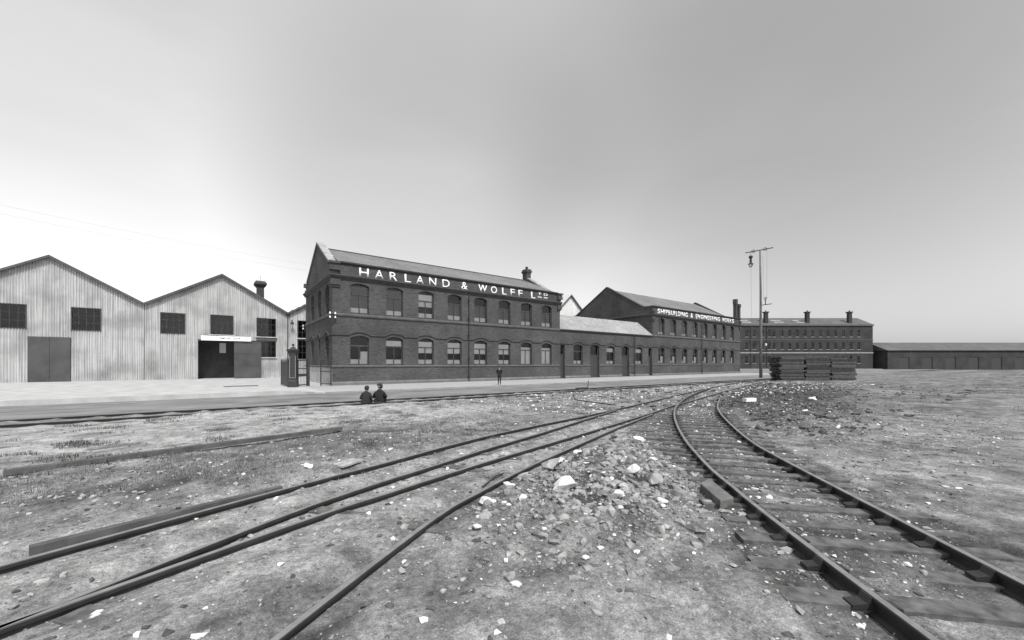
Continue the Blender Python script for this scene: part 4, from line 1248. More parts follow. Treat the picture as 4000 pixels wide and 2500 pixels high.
# long goods shed further right along the yard
GS = empty('goods_shed', (200, -18, -0.1), 'long low goods shed on the skyline at the far right', 'shed', rz=-YAW)
gsw = wall(MB(), P_front(0.0), -24, 60, -0.3, [(-24, 6.5), (60, 6.5)], [(-20 + 8 * k, -16.5 + 8 * k, -0.2, 4.2, 0.0) for k in range(10)], depth=0.3, n=2)
gsw.poly([(-24, 0, -0.3), (-24, 14, -0.3), (-24, 14, 6.5), (-24, 7, 9.5), (-24, 0, 6.5)])
part('wall', gsw, M['brick_far'], GS, local=True, fix=False)
lp_('roof', MB().prism([(-24.4, -0.5, 6.52), (-24.4, 7, 9.6), (-24.4, 14.5, 6.52)], (85, 0, 0)), 'slate_dark', GS)
for k in range(10): lp_('door', MB().box(-19.98 + 8 * k, -16.52 + 8 * k, 0.15, 0.25, -0.2, 4.19), 'door', GS)

# ------------------------------------------------------------------ lamp pole
px_, py_ = 52.3, -13.05
LPole = empty('arc_lamp_pole', (px_, py_, -0.05), 'tall timber pole with a crossarm, pulleys and a hanging arc lamp', 'lamp pole')
part('pole', MB().tube([(px_, py_, -0.4), (px_, py_, 6.0), (px_ - 0.05, py_, 12), (px_ - 0.12, py_ + 0.05, 17.4)], [0.2, 0.165, 0.13, 0.1], 10), M['pole'], LPole, smooth=True)
aL, aR = Vector((51.6, -11.4, 17.25)), Vector((52.62, -14.4, 17.45))
part('crossarm', MB().tube([aL, aR], 0.06, 6), M['iron'], LPole)
def wheel(c, r, nrm, par):
    nrm = Vector(nrm).normalized(); a = Vector((0, 0, 1)); b = nrm.cross(a).normalized()
    ring = [Vector(c) + (a * math.cos(t) + b * math.sin(t)) * r for t in np.linspace(0, 2 * math.pi, 17)]
    m = MB().tube(ring, 0.03, 5)
    for t in (0, 1.05, 2.1): m.tube([Vector(c) + (a * math.cos(t) + b * math.sin(t)) * r, Vector(c) - (a * math.cos(t) + b * math.sin(t)) * r], 0.016, 5)
    part('pulley', m, M['iron'], par)
dirA = (aR - aL).normalized(); nA = (dirA.y, -dirA.x, 0)
wheel(aL.lerp(aR, 0.29) + Vector((0, 0, 0.02)), 0.2, nA, LPole); wheel(aL.lerp(aR, 0.72) + Vector((0, 0, 0.02)), 0.2, nA, LPole)
lc = aL.lerp(aR, 0.2); lc = Vector((lc.x, lc.y, 0))
hang = MB().tube([(lc.x, lc.y, 16.75), (lc.x, lc.y, 17.2)], 0.02, 6)
part('hanger', hang, M['iron'], LPole)
lam = part('lamp_body', MB().lathe((lc.x, lc.y, 15.75), [(0.15, 0), (0.14, 0.62), (0.24, 0.76), (0.26, 0.88), (0.16, 1.02)], 12), M['iron'], LPole)
part('lamp_shade', MB().lathe((lc.x, lc.y, 15.6), [(0.34, 0), (0.33, 0.05), (0.12, 0.17)], 14), M['iron'], lam)
part('lamp_globe', MB().lathe((lc.x, lc.y, 15.18), [(0.1, 0), (0.17, 0.12), (0.23, 0.4)], 12), M['glass'], lam)
cage = MB()
for t in range(6):
    a = t * math.pi / 3
    cage.tube([(lc.x + 0.26 * math.cos(a), lc.y + 0.26 * math.sin(a), 15.6), (lc.x + 0.2 * math.cos(a), lc.y + 0.2 * math.sin(a), 15.3), (lc.x + 0.1 * math.cos(a), lc.y + 0.1 * math.sin(a), 15.14)], 0.014, 5)
part('lamp_cage', cage, M['iron'], lam)
b2 = Vector((52.25, -13.1, 9.85)); b3 = Vector((52.75, -14.2, 9.95))
part('bracket_arm', MB().tube([b2, b3], 0.05, 6), M['iron'], LPole)
b4 = b2.lerp(b3, 0.4)
part('lamp_weight', MB().tube([b4 + Vector((0, 0, 0.05)), b4 + Vector((0, 0, 0.75))], 0.06, 8), M['iron'], LPole)
wheel(b4 + Vector((0, 0, 0.85)), 0.17, nA, LPole)
def sag(a, b, d=0.0, n=8):
    return [Vector(a).lerp(Vector(b), k / n) - Vector((0, 0, d * 4 * (k / n) * (1 - k / n))) for k in range(n + 1)]
part('rope', MB().tube(sag((lc.x, lc.y, 15.15), (lc.x + 0.35, lc.y - 0.1, 1.2)), 0.012, 5), M['rope'], LPole)
part('rope', MB().tube(sag(aL.lerp(aR, 0.78), b4 + Vector((0.08, -0.15, 0.85))), 0.012, 5), M['rope'], LPole)
part('rope', MB().tube(sag((px_ + 0.12, py_ - 0.2, 16.6), b4 + Vector((-0.08, 0.15, 0.85))), 0.012, 5), M['rope'], LPole)
part('crossarm', MB().tube([(51.0, -12.2, 4.95), (52.9, -13.4, 4.9)], 0.06, 6), M['iron'], LPole)
part('insulator', MB().lathe((52.75, -13.5, 4.3), [(0.08, 0), (0.12, 0.2), (0.06, 0.35)], 8), M['porcelain'], LPole)

# ------------------------------------------------------------------ stack of timber at the right
STK = empty('timber_stack', (42.35, -18.7, 0), 'dark stack of tarred sleepers at the right of the tracks', 'timber stack', rz=-YAW)
random.seed(21)
for lay in range(18):
    z = -0.05 + lay * 0.153
    for k in range(6):
        y0 = 0.0 + k * 0.285
        for seg in range(3):
            if lay > 14 and random.random() < 0.16 * (lay - 13) * (0.4 + 0.5 * seg): continue
            j = random.uniform(-0.16, 0.16)
            x0 = 2.8 * seg + j; zz = z + random.uniform(-0.006, 0.006); yj = random.uniform(-0.02, 0.02); t_ = random.uniform(-0.012, 0.012)
            m = MB().hexa([(x0, y0 + yj, zz), (x0 + 2.68, y0 + yj + t_, zz), (x0 + 2.68, y0 + yj + t_ + 0.25, zz), (x0, y0 + yj + 0.25, zz),
                           (x0, y0 + yj, zz + 0.138), (x0 + 2.68, y0 + yj + t_, zz + 0.138), (x0 + 2.68, y0 + yj + t_ + 0.25, zz + 0.138), (x0, y0 + yj + 0.25, zz + 0.138)])
            part('sleeper', m, M['stack'] if random.random() < 0.6 else M['stack2'], STK, local=True)

# ------------------------------------------------------------------ rail tracks
RH = [(-0.062, 0.0), (0.062, 0.0), (0.062, 0.018), (0.012, 0.035), (0.012, 0.095), (0.034, 0.108), (0.036, 0.138), (0.028, 0.146), (-0.028, 0.146), (-0.036, 0.138), (-0.034, 0.108), (-0.012, 0.095), (-0.012, 0.035), (-0.062, 0.018)]
def rail_obj(line, z, parent):
    mb = MB().rail([(a, b, z) for a, b in line], RH)
    o = part('rail', mb, [M['rail'], M['railtop']], parent, fix=False)
    m = len(RH)
    for i, p in enumerate(o.data.polygons):
        if i % m == 7 and i < m * (len(line) - 1): p.material_index = 1
    return o
def sleepers(parent, line, length, spacing, off, start, stop, z, w=0.22, h=0.13, jit=0.05, mat='sleeper', skip=None, ext=(0, 0)):
    L = np.array(line); seg = np.linalg.norm(np.diff(L, axis=0), axis=1); cum = np.concatenate([[0], np.cumsum(seg)])
    s = start
    while s < min(stop, cum[-1] - 0.1):
        a = np.array([np.interp(s, cum, L[:, 0]), np.interp(s, cum, L[:, 1])]); b = np.array([np.interp(s + 0.1, cum, L[:, 0]), np.interp(s + 0.1, cum, L[:, 1])])
        t = (b - a) / np.linalg.norm(b - a); n = np.array([-t[1], t[0]])
        ang = random.uniform(-0.03, 0.03); n2 = n * math.cos(ang) + t * math.sin(ang); t2 = t * math.cos(ang) - n * math.sin(ang)
        l0 = -length / 2 + random.uniform(-jit, jit) - ext[0]; l1 = length / 2 + random.uniform(-jit, jit) + ext[1]
        c = a + n * off; ww = w * random.uniform(0.85, 1.1) / 2; dz = random.uniform(-0.03, 0.01)
        if skip is None or not skip(c):
            q = [c + n2 * l0 - t2 * ww, c + n2 * l1 - t2 * ww, c + n2 * l1 + t2 * ww, c + n2 * l0 + t2 * ww]
            bv = 0.02
            m = MB().hexa([(x[0], x[1], z - h) for x in q] + [(x[0], x[1], z + dz) for x in q])
            part('sleeper', m, M[mat], parent)
        s += spacing * random.uniform(0.92, 1.08)
def fishplate(parent, line, s0, z, side):
    L = np.array(line); seg = np.linalg.norm(np.diff(L, axis=0), axis=1); cum = np.concatenate([[0], np.cumsum(seg)])
    pts_ = [(float(np.interp(s, cum, L[:, 0])), float(np.interp(s, cum, L[:, 1])), z) for s in np.linspace(s0 - 0.28, s0 + 0.28, 4)]
    part('fishplate', MB().rail(pts_, [(side * 0.014, 0.035), (side * 0.04, 0.035), (side * 0.04, 0.095), (side * 0.014, 0.1)]), M['rail'], parent)
    for s in np.linspace(s0 - 0.2, s0 + 0.2, 4):
        c = (float(np.interp(s, cum, L[:, 0])), float(np.interp(s, cum, L[:, 1])))
    return
RZ = -0.1
random.seed(5)
T1 = empty('railway_track', (0, -16.7, 0), 'straight siding sunk in the dirt along the near edge of the road', 'railway track')
rail_obj(ST1, -0.07, T1); rail_obj(ST2, -0.07, T1)
T2 = empty('railway_track', (0, -27.3, 0), 'pair of overlapping tracks running diagonally across the foreground and merging', 'railway track')
for L in (R1, R2, R3, R4): rail_obj(L, RZ, T2)
fishplate(T2, R1, 13.1, RZ, 1); fishplate(T2, R2, 9.3, RZ, 1); fishplate(T2, R1, 20.0, RZ, 1); fishplate(T2, R3, 17.0, RZ, 1)
mid = [((a[0] + b[0]) / 2, (a[1] + b[1]) / 2) for a, b in zip(smooth_line([R1[int(k * (len(R1) - 1) / 30)] for k in range(31)], 0.35), smooth_line([R3[int(k * (len(R3) - 1) / 30)] for k in range(31)], 0.35))]
sleepers(T2, R3, 2.6, 0.72, 0.72, 19.5, 30.5, -0.015)
sleepers(T2, R4, 2.3, 1.15, 0.72, 1.0, 11, -0.02, mat='sleeper')
T3 = empty('railway_track', (4, -30, 0), 'curved track on bare sleepers sweeping in from the lower right', 'railway track')
rail_obj(CI, RZ + 0.06, T3); rail_obj(CO, RZ + 0.06, T3)
sleepers(T3, CI, 2.55, 0.58, -0.72, 4.5, 20.3, 0.02, jit=0.12)
sleepers(T3, CI, 1.25, 0.6, 0.62, 13.1, 19.7, 0.012, jit=0.12)
sleepers(T3, CO, 0.9, 0.64, -0.55, 13.8, 18.8, 0.008, jit=0.1)

def chairs(parent, line, spacing, start, stop, z):
    L = np.array(line); seg = np.linalg.norm(np.diff(L, axis=0), axis=1); cum = np.concatenate([[0], np.cumsum(seg)])
    s = start
    while s < min(stop, cum[-1] - 0.2):
        pts_ = [(float(np.interp(q, cum, L[:, 0])), float(np.interp(q, cum, L[:, 1])), z) for q in (s - 0.055, s + 0.055)]
        part('chair', MB().rail(pts_, [(-0.17, 0.0), (0.17, 0.0), (0.17, 0.03), (0.07, 0.05), (0.045, 0.1), (-0.045, 0.1), (-0.07, 0.05), (-0.17, 0.03)]), M['rail'], parent)
        s += spacing
chairs(T3, CI, 0.58, 4.55, 20, RZ + 0.1); chairs(T3, CO, 0.6, 3.0, 18, RZ + 0.1)

# ------------------------------------------------------------------ loose timbers and iron on the ground
def hz(u, v): return float(height(np.array([u]), np.array([v]))[0])
def plank(name, label, p0, p1, w, h, mat, lift=0.0, group=None, z0=None, z1=None, cat='plank'):
    a = Vector((*p0, hz(*p0) if z0 is None else z0)); b = Vector((*p1, hz(*p1) if z1 is None else z1))
    t = (b - a).normalized(); n = Vector((-t.y, t.x, 0)).normalized() * (w / 2); upv = n.cross(t).normalized()
    if upv.z < 0: upv = -upv
    a = a + Vector((0, 0, lift)); b = b + Vector((0, 0, lift))
    m = MB(); K = 5
    prev = None
    for k in range(K):
        s0 = a.lerp(b, k / K); s1 = a.lerp(b, (k + 1) / K)
        j0 = Vector((0, 0, 0.006 * math.sin(3.1 * k))); j1 = Vector((0, 0, 0.006 * math.sin(3.1 * (k + 1))))
        q0 = [s0 - n + j0, s0 + n + j0, s0 + n + upv * h + j0, s0 - n + upv * h + j0]
        q1 = [s1 - n + j1, s1 + n + j1, s1 + n + upv * h + j1, s1 - n + upv * h + j1]
        if prev is None: prev = m.pts(q0); m.f.append(prev[::-1])
        cur = m.pts(q1)
        for i in range(4): m.f.append([prev[i], prev[(i + 1) % 4], cur[(i + 1) % 4], cur[i]])
        prev = cur
    m.f.append(prev)
    return single(name, m, M[mat], tuple(a), label, cat, group)
plank('plank', 'long grey plank lying on the pale ground at the left', (-10.9, -25.75), (-5.3, -24.33), 0.16, 0.085, 'plank', 0.0, z0=0.085, z1=0.075)
d = Vector((-0.76, -0.65, 0)).normalized(); n = Vector((0.65, -0.76, 0)).normalized()
c0 = Vector((-2.2, -32.84, 0)); bk = MB()
zb = -0.03
qq = [(-2.17, -32.58), (-1.78, -32.52), (-2.42, -33.16), (-2.71, -33.12)]
bk.hexa([(a, b, zb) for a, b in qq] + [(a, b, 0.1) for a, b in qq])
bo = single('timber_baulk', bk, M['baulk'], (c0.x, c0.y, 0), 'squared timber baulk laid against the curved rail in the right foreground', 'timber')
bv = bo.modifiers.new('bevel', 'BEVEL'); bv.width = 0.015; bv.segments = 2
plank('plank', 'dark timber strip laid along the outer rail in the left foreground', (-9.6, -29.72), (-7.3, -28.92), 0.1, 0.12, 'plank', -0.02)
plank('flat_slab', 'pale flat slab lying just behind the nearest long rail', (-6.35, -28.3), (-5.95, -28.1), 0.28, 0.035, 'greystone', 0.0, cat='slab')
plank('plank', 'short dark timber lying on the rubble left of the merging rails', (14.4, -20.35), (15.2, -20.05), 0.14, 0.1, 'plank')
plank('plank', 'small dark offcut lying on the chalky rubble behind the merging rails', (16.6, -19.9), (17.1, -19.85), 0.15, 0.08, 'stack')
plank('plank', 'thin dark plank on the rubble beside the merging rails', (14.7, -21.85), (17.6, -20.9), 0.12, 0.06, 'plank')
plank('plank', 'stubby dark sleeper end between the crossing rails', (11.55, -24.75), (12.1, -24.45), 0.2, 0.12, 'stack')
for k, (a, b, lab) in enumerate([(19.0, -23.75, 'pale timber block farthest along the line of three by the curved rail'), (15.75, -24.95, 'middle pale timber block of the three by the curved rail'), (13.1, -25.95, 'nearest pale timber block of the three at the end of the curved rail')]):
    plank('timber_block', lab, (a - 0.19, b + 0.13), (a + 0.19, b - 0.13), 0.26, 0.13, 'baulk', 0.0, 'timber blocks by the curved rail', cat='timber')
plank('white_brick', 'white rectangular brick lying on the dark rubble at the right', (11.5, -27.62), (12.1, -27.8), 0.2, 0.16, 'white_worn', 0.05, cat='brick')
bar_ = MB().tube([(6.45, -24.4, 0.03), (6.42, -23.2, 0.06), (6.42, -22.0, 0.1), (6.6, -21.7, 0.28), (6.85, -21.4, 0.5), (7.25, -21.3, 0.6), (7.9, -21.5, 0.62), (8.3, -21.2, 0.95)], 0.028, 7)
single('bent_iron_bar', bar_, M['iron'], (6.42, -22.0, 0), 'bent iron bar sticking up from the rubble behind the rails', 'iron bar')
sc_ = MB().tube([(-4.75, -30.55, 0.0), (-4.3, -30.28, 0.03), (-4.1, -30.2, 0.02)], 0.012, 6)
single('iron_rod', sc_, M['iron'], (-4.5, -30.4, 0), 'thin iron rod lying between the two nearest rails', 'rod')

# overhead wires in the left sky
W_ = empty('telegraph_wires', (0, 10, 0), 'faint pair of telegraph wires crossing the sky above the corrugated sheds', 'wires')
for z0, z1 in ((17.2, 12.9), (16.4, 12.2)):
    part('wire', MB().tube(sag((-60, 22, z0 + 5), (0.2, 12.1, z1), 1.2, 20), 0.0045, 4), M['iron'], W_)

# ------------------------------------------------------------------ stones
def rock_mesh(name, size, seed, mat, flat=0.6):
    bm = bmesh.new()
    bmesh.ops.create_icosphere(bm, subdivisions=2, radius=1.0)
    rs = random.Random(seed)
    planes = [(Vector((rs.gauss(0, 1), rs.gauss(0, 1), rs.gauss(0, 1))).normalized(), rs.uniform(0.35, 0.8)) for _ in range(11)]
    sc = Vector((rs.uniform(0.8, 1.35), rs.uniform(0.6, 0.95), flat * rs.uniform(0.8, 1.1)))
    for v in bm.verts:
        for pn_, dd in planes:
            k = v.co.dot(pn_)
            if k > dd: v.co -= pn_ * (k - dd)
        v.co *= 1 + rs.uniform(-0.09, 0.09)
        v.co = Vector((v.co.x * sc.x, v.co.y * sc.y, v.co.z * sc.z)) * size
    me = bpy.data.meshes.new(name); bm.to_mesh(me); bm.free()
    me.materials.append(mat)
    return me
stones = [(-5.1, -31.17, 0.10, 'chalk', 'white stone lying against the nearest rail at the bottom centre'),
          (-4.85, -31.66, 0.095, 'chalk', 'jagged white stone at the foot of the rubble heap'),
          (-4.25, -31.82, 0.165, 'chalk', 'largest white boulder on the near side of the rubble heap'),
          (-3.53, -31.86, 0.07, 'chalk', 'squarish white stone on the bare slope right of the largest boulder'),
          (-3.62, -32.08, 0.065, 'chalk', 'pointed white stone just below the squarish one on the heap'),
          (-3.9, -31.18, 0.14, 'greystone', 'long grey-white slab stone on the shoulder of the rubble heap'),
          (-3.11, -30.6, 0.12, 'chalk', 'rounded pale stone near the top left of the rubble heap'),
          (-3.05, -30.95, 0.11, 'chalk', 'flat pale stone in the middle of the rubble heap'),
          (-2.3, -30.22, 0.09, 'chalk', 'pale stone behind the crest of the rubble heap by the rail'),
          (-4.5, -30.9, 0.10, 'chalk', 'whitish stone tight against the nearest rail left of the heap'),
          (-1.63, -31.12, 0.155, 'chalk', 'long white slab leaning on the right flank of the rubble heap'),
          (-2.38, -31.9, 0.10, 'chalk', 'flat white stone low on the right flank of the heap'),
          (-2.08, -31.78, 0.08, 'chalk', 'upright white stone next to the flat one below the white slab'),
          (-3.1, -32.07, 0.135, 'chalk', 'broad jagged white stone midway down the bare slope'),
          (-1.42, -30.52, 0.12, 'chalk', 'elongated white stone near the crest of the heap on its right'),
          (-3.06, -32.43, 0.13, 'greystone', 'long streaked grey stone at the lower right of the heap'),
          (-3.52, -32.8, 0.065, 'chalk', 'small white stone close to the bottom edge right of centre'),
          (2.05, -31.38, 0.08, 'chalk', 'white stone resting beside the outer curved rail'),
          (-6.8, -28.12, 0.11, 'chalk', 'crumbled white lump behind the long rail at the left'),
          (-6.64, -26.37, 0.06, 'chalk', 'single white stone in the coarse grass at the left'),
          (-5.7, -31.9, 0.07, 'chalk', 'white stone between the rail and the bottom edge left of the heap'),
          (-4.0, -32.45, 0.11, 'chalk', 'half buried white stone below the largest boulder'),
          (-4.05, -30.72, 0.12, 'greystone', 'grey stone on the near edge of the rail bed above the long slab stone'),
          (-2.6, -30.45, 0.10, 'greystone', 'grey stone on the crest of the heap'),
          (10.6, -22.9, 0.09, 'chalk', 'white stone on the rubble between the merging rails'),
          (14.8, -29.2, 0.16, 'chalk', 'pale stone on the dark rubble at the far right')]
for k, (a, b, sz, mt, lab) in enumerate(stones):
    sz *= 1.15
    o = link('stone', rock_mesh('stone', sz, 100 + k, M[mt]))
    o.location = (a, b, hz(a, b) + sz * 0.36); o.rotation_euler = (0.2 * math.sin(k), 0.2 * math.cos(k), k * 1.7)
    tag(o, lab, 'stone', 'white stones on the rubble')
pool = [rock_mesh('stone', 1.0, 300 + k, M['chalk'] if k % 3 else M['greystone'], 0.55) for k in range(9)]
random.seed(9)
n_ = 0
while n_ < 110:
    a, b = random.uniform(-6.0, 0.5), random.uniform(-34.0, -28.6)
    rough, soil, md, right, grass, curve, pale = [float(x) if np.ndim(x) == 0 else float(np.ravel(x)[0]) for x in zones(np.array([a]), np.array([b]))]
    if md < 0.25 or random.random() > md or raildist([a], [b])[0] < 0.16: continue
    o = link('stone', pool[n_ % 9]); s = random.choice((0.02, 0.025, 0.03, 0.04, 0.055)); o.scale = (s, s, s)
    o.location = (a, b, hz(a, b) + s * 0.2); o.rotation_euler = (random.uniform(-.5, .5), random.uniform(-.5, .5), random.uniform(0, 6.3))
    tag(o, 'small pale stone strewn over the rubble heap', 'stone', 'small stones of the rubble heap'); n_ += 1
n_ = 0
while n_ < 60:
    a, b = random.uniform(4, 26), random.uniform(-33.0, -22)
    rg = float(np.ravel(zones(np.array([a]), np.array([b]))[3])[0])
    if rg < 0.4 or raildist([a], [b])[0] < 0.2: continue
    o = link('stone', pool[n_ % 9]); s = random.choice((0.04, 0.06, 0.08, 0.11)); o.scale = (s, s, s)
    o.location = (a, b, hz(a, b) + s * 0.2); o.rotation_euler = (random.uniform(-.5, .5), random.uniform(-.5, .5), random.uniform(0, 6.3))
    tag(o, 'loose stone on the dark rubble bank right of the curved track', 'stone', 'stones on the right-hand bank'); n_ += 1

# gravel, clods and grass: nobody could count them
ICO = None
def scatter_rocks(name, label, n, box_, dens, smin, smax, mat, seed, flat=0.6, sink=0.25):
    r_ = np.random.default_rng(seed)
    bm = bmesh.new(); bmesh.ops.create_icosphere(bm, subdivisions=1, radius=1.0)
    base = np.array([v.co[:] for v in bm.verts]); faces = np.array([[v.index for v in f.verts] for f in bm.faces]); bm.free()
    U = []; V = []
    while len(U) < n:
        a = r_.uniform(box_[0], box_[1], 6000); b = r_.uniform(box_[2], box_[3], 6000)
        keep = (r_.random(6000) < dens(a, b)) & (raildist(a, b) > 0.09)
        U += list(a[keep]); V += list(b[keep])
    U = np.array(U[:n]); V = np.array(V[:n])
    Z = height(U, V, raildist(U, V))
    S = smin * (smax / smin) ** (r_.random(n) ** 2.2)
    ang = r_.random(n) * 6.283
    sc = np.stack([r_.uniform(0.8, 1.4, n), r_.uniform(0.6, 1.0, n), flat * r_.uniform(0.6, 1.2, n)], -1)
    co = base[None] * (1 + r_.uniform(-0.45, 0.4, (n, len(base), 1))) * sc[:, None, :] * S[:, None, None]
    x = co[:, :, 0] * np.cos(ang)[:, None] - co[:, :, 1] * np.sin(ang)[:, None]; y = co[:, :, 0] * np.sin(ang)[:, None] + co[:, :, 1] * np.cos(ang)[:, None]
    co = np.stack([x + U[:, None], y + V[:, None], co[:, :, 2] + (Z + S * sink)[:, None]], -1).reshape(-1, 3).astype(np.float32)
    F = (faces[None] + (np.arange(n) * len(base))[:, None, None]).reshape(-1, 3)
    me = bpy.data.meshes.new(name)
    me.vertices.add(len(co)); me.vertices.foreach_set('co', co.ravel())
    me.loops.add(F.size); me.loops.foreach_set('vertex_index', F.ravel().astype(np.int32))
    me.polygons.add(len(F)); me.polygons.foreach_set('loop_start', np.arange(0, F.size, 3, dtype=np.int32)); me.polygons.foreach_set('loop_total', np.full(len(F), 3, dtype=np.int32))
    me.update(); me.materials.append(mat); me.shade_flat()
    return tag(link(name, me), label, 'gravel' if 'clod' not in name else 'earth', None, 'stuff')
def dens_heap(u, v): z = zones(u, v); return np.clip(z[2] + 0.5 * z[5] + 0.15, 0, 1)
def dens_all(u, v): z = zones(u, v); return np.clip(0.25 + 0.75 * z[0] - 0.3 * z[6], 0.03, 1)
def dens_right(u, v): z = zones(u, v); return np.clip(z[3] + 0.1, 0, 1)
scatter_rocks('pale_gravel', 'fine pale gravel over the rubble and track bed', 1500, (-9, 9, -35, -26), dens_heap, 0.008, 0.045, M['chalk'], 1)
scatter_rocks('grey_gravel', 'grey gravel scattered over the waste ground', 9000, (-12, 14, -35, -17.6), dens_all, 0.008, 0.05, M['greystone'], 2)
scatter_rocks('earth_clods', 'dark clods of earth over the waste ground', 13000, (-13, 14, -35, -17.6), dens_all, 0.008, 0.045, M['clod'], 3, 0.55, 0.05)
scatter_rocks('far_gravel', 'chalky rubble beyond the crossing rails', 1800, (2, 40, -27, -17.8), dens_all, 0.02, 0.08, M['chalk'], 4)
def dens_mound(u, v): return np.clip(zones(u, v)[2] ** 1.5, 0, 1)
scatter_rocks('broken_rubble', 'packed broken rubble of the heap between the tracks', 5500, (-7, 1.5, -34, -29), dens_mound, 0.01, 0.085, M['rubble'], 7, 0.75, -0.05)
scatter_rocks('fine_gravel', 'fine grey grit over the near ground', 16000, (-12, 6, -35.2, -26), dens_heap, 0.004, 0.02, M['grit'], 6)
scatter_rocks('bank_clods', 'dark rubble of the right-hand bank', 3500, (4, 40, -33, -18), dens_right, 0.02, 0.13, M['clod'], 5)
def grass_stuff(name, label, n, box_, dens, h0, h1, seed, mat='grass'):
    r_ = np.random.default_rng(seed)
    U = []; V = []
    while len(U) < n:
        a = r_.uniform(box_[0], box_[1], 6000); b = r_.uniform(box_[2], box_[3], 6000)
        keep = (r_.random(6000) < dens(a, b)) & (raildist(a, b) > 0.1)
        U += list(a[keep]); V += list(b[keep])
    U = np.array(U[:n]); V = np.array(V[:n]); Z = height(U, V, raildist(U, V))
    H = r_.uniform(h0, h1, n); A_ = r_.random(n) * 6.283; lean = r_.uniform(0.1, 0.9, n) * H; w = H * r_.uniform(0.05, 0.12, n)
    dx, dy = np.cos(A_), np.sin(A_)
    p0 = np.stack([U - dy * w, V + dx * w, Z - 0.01], -1); p1 = np.stack([U + dy * w, V - dx * w, Z - 0.01], -1)
    p2 = np.stack([U + dx * lean, V + dy * lean, Z + H], -1)
    co = np.stack([p0, p1, p2], 1).reshape(-1, 3).astype(np.float32)
    me = bpy.data.meshes.new(name)
    me.vertices.add(len(co)); me.vertices.foreach_set('co', co.ravel())
    me.loops.add(3 * n); me.loops.foreach_set('vertex_index', np.arange(3 * n, dtype=np.int32))
    me.polygons.add(n); me.polygons.foreach_set('loop_start', np.arange(0, 3 * n, 3, dtype=np.int32)); me.polygons.foreach_set('loop_total', np.full(n, 3, dtype=np.int32))
    me.update(); me.materials.append(M[mat])
    return tag(link(name, me), label, 'grass', None, 'stuff')
def dens_grass(u, v):
    z = zones(u, v); return np.clip(z[4] * sst(fbm(u, v, 1.3, 3, 21), -0.25, 0.35), 0, 1)
def dens_tuft(u, v):
    return sst(fbm(u, v * 1.4, 1.1, 4, 9), 0.28, 0.5)
grass_stuff('grass', 'short dry grass on the left of the waste ground', 22000, (-14, 0, -29, -22.5), dens_grass, 0.02, 0.07, 11)
grass_stuff('bank_grass', 'thin grass beyond the right-hand bank', 9000, (0, 45, -36, -22), lambda u, v: np.clip((u - 3) / 10, 0, 1) * sst(fbm(u, v, 0.5, 4, 41), -0.05, 0.3), 0.03, 0.12, 13)
grass_stuff('weed_tufts', 'scattered dark weed tufts on the waste ground', 17000, (-16, 20, -28, -17.7), dens_tuft, 0.03, 0.1, 12, 'weed')

# ------------------------------------------------------------------ people
def skin(name, chains, mat, parent, sub=2):
    """chains: list of [(co, r), ...]; points shared by coordinates are welded: one continuous skinned surface"""
    vid = {}; vs_ = []; rs = []; es = []
    for ch_ in chains:
        prev = None
        for co, r_ in ch_:
            key = tuple(round(c, 4) for c in co)
            if key not in vid:
                vid[key] = len(vs_); vs_.append(co); rs.append(r_)
            if prev is not None and prev != vid[key]: es.append((prev, vid[key]))
            prev = vid[key]
    me = bpy.data.meshes.new(name); me.from_pydata([tuple(v) for v in vs_], es, [])
    o = bpy.data.objects.new('tmp', me); COL.objects.link(o)
    md = o.modifiers.new('s', 'SKIN'); md.use_smooth_shade = True
    for i, sv in enumerate(me.skin_vertices[0].data):
        sv.radius = (rs[i], rs[i]) if not isinstance(rs[i], tuple) else rs[i]; sv.use_root = (i == 0)
    sb_ = o.modifiers.new('d', 'SUBSURF'); sb_.levels = sub; sb_.render_levels = sub
    dg = bpy.context.evaluated_depsgraph_get()
    out = bpy.data.meshes.new_from_object(o.evaluated_get(dg))
    bpy.data.objects.remove(o); bpy.data.meshes.remove(me)
    out.name = name; out.materials.clear(); out.materials.append(mat)
    out.shade_smooth()
    return link(name, out, parent)
def hand(w, d, side, s=1.0):
    """five bent fingers leaving the palm; w wrist, d pointing direction, side thumb side"""
    w = Vector(w); d = Vector(d).normalized(); side = Vector(side).normalized(); dn = d.cross(side).normalized()
    palm = w + d * 0.07 * s
    ch_ = [[(tuple(w), 0.028 * s), (tuple(palm), 0.036 * s)]]
    for k, (o_, l) in enumerate(((0.03, 0.085), (0.01, 0.095), (-0.01, 0.088), (-0.03, 0.068))):
        a = palm + side * o_ * s + d * 0.02 * s; b = a + d * l * 0.5 * s - dn * 0.008 * s; c = b + d * l * 0.4 * s - dn * 0.03 * s
        ch_.append([(tuple(palm), 0.036 * s), (tuple(a), 0.011 * s), (tuple(b), 0.0095 * s), (tuple(c), 0.008 * s)])
    a = w + d * 0.04 * s + side * 0.035 * s; b = a + (side + d).normalized() * 0.04 * s
    ch_.append([(tuple(palm), 0.036 * s), (tuple(a), 0.013 * s), (tuple(b), 0.011 * s), (tuple(b + d * 0.03 * s), 0.009 * s)])
    return ch_
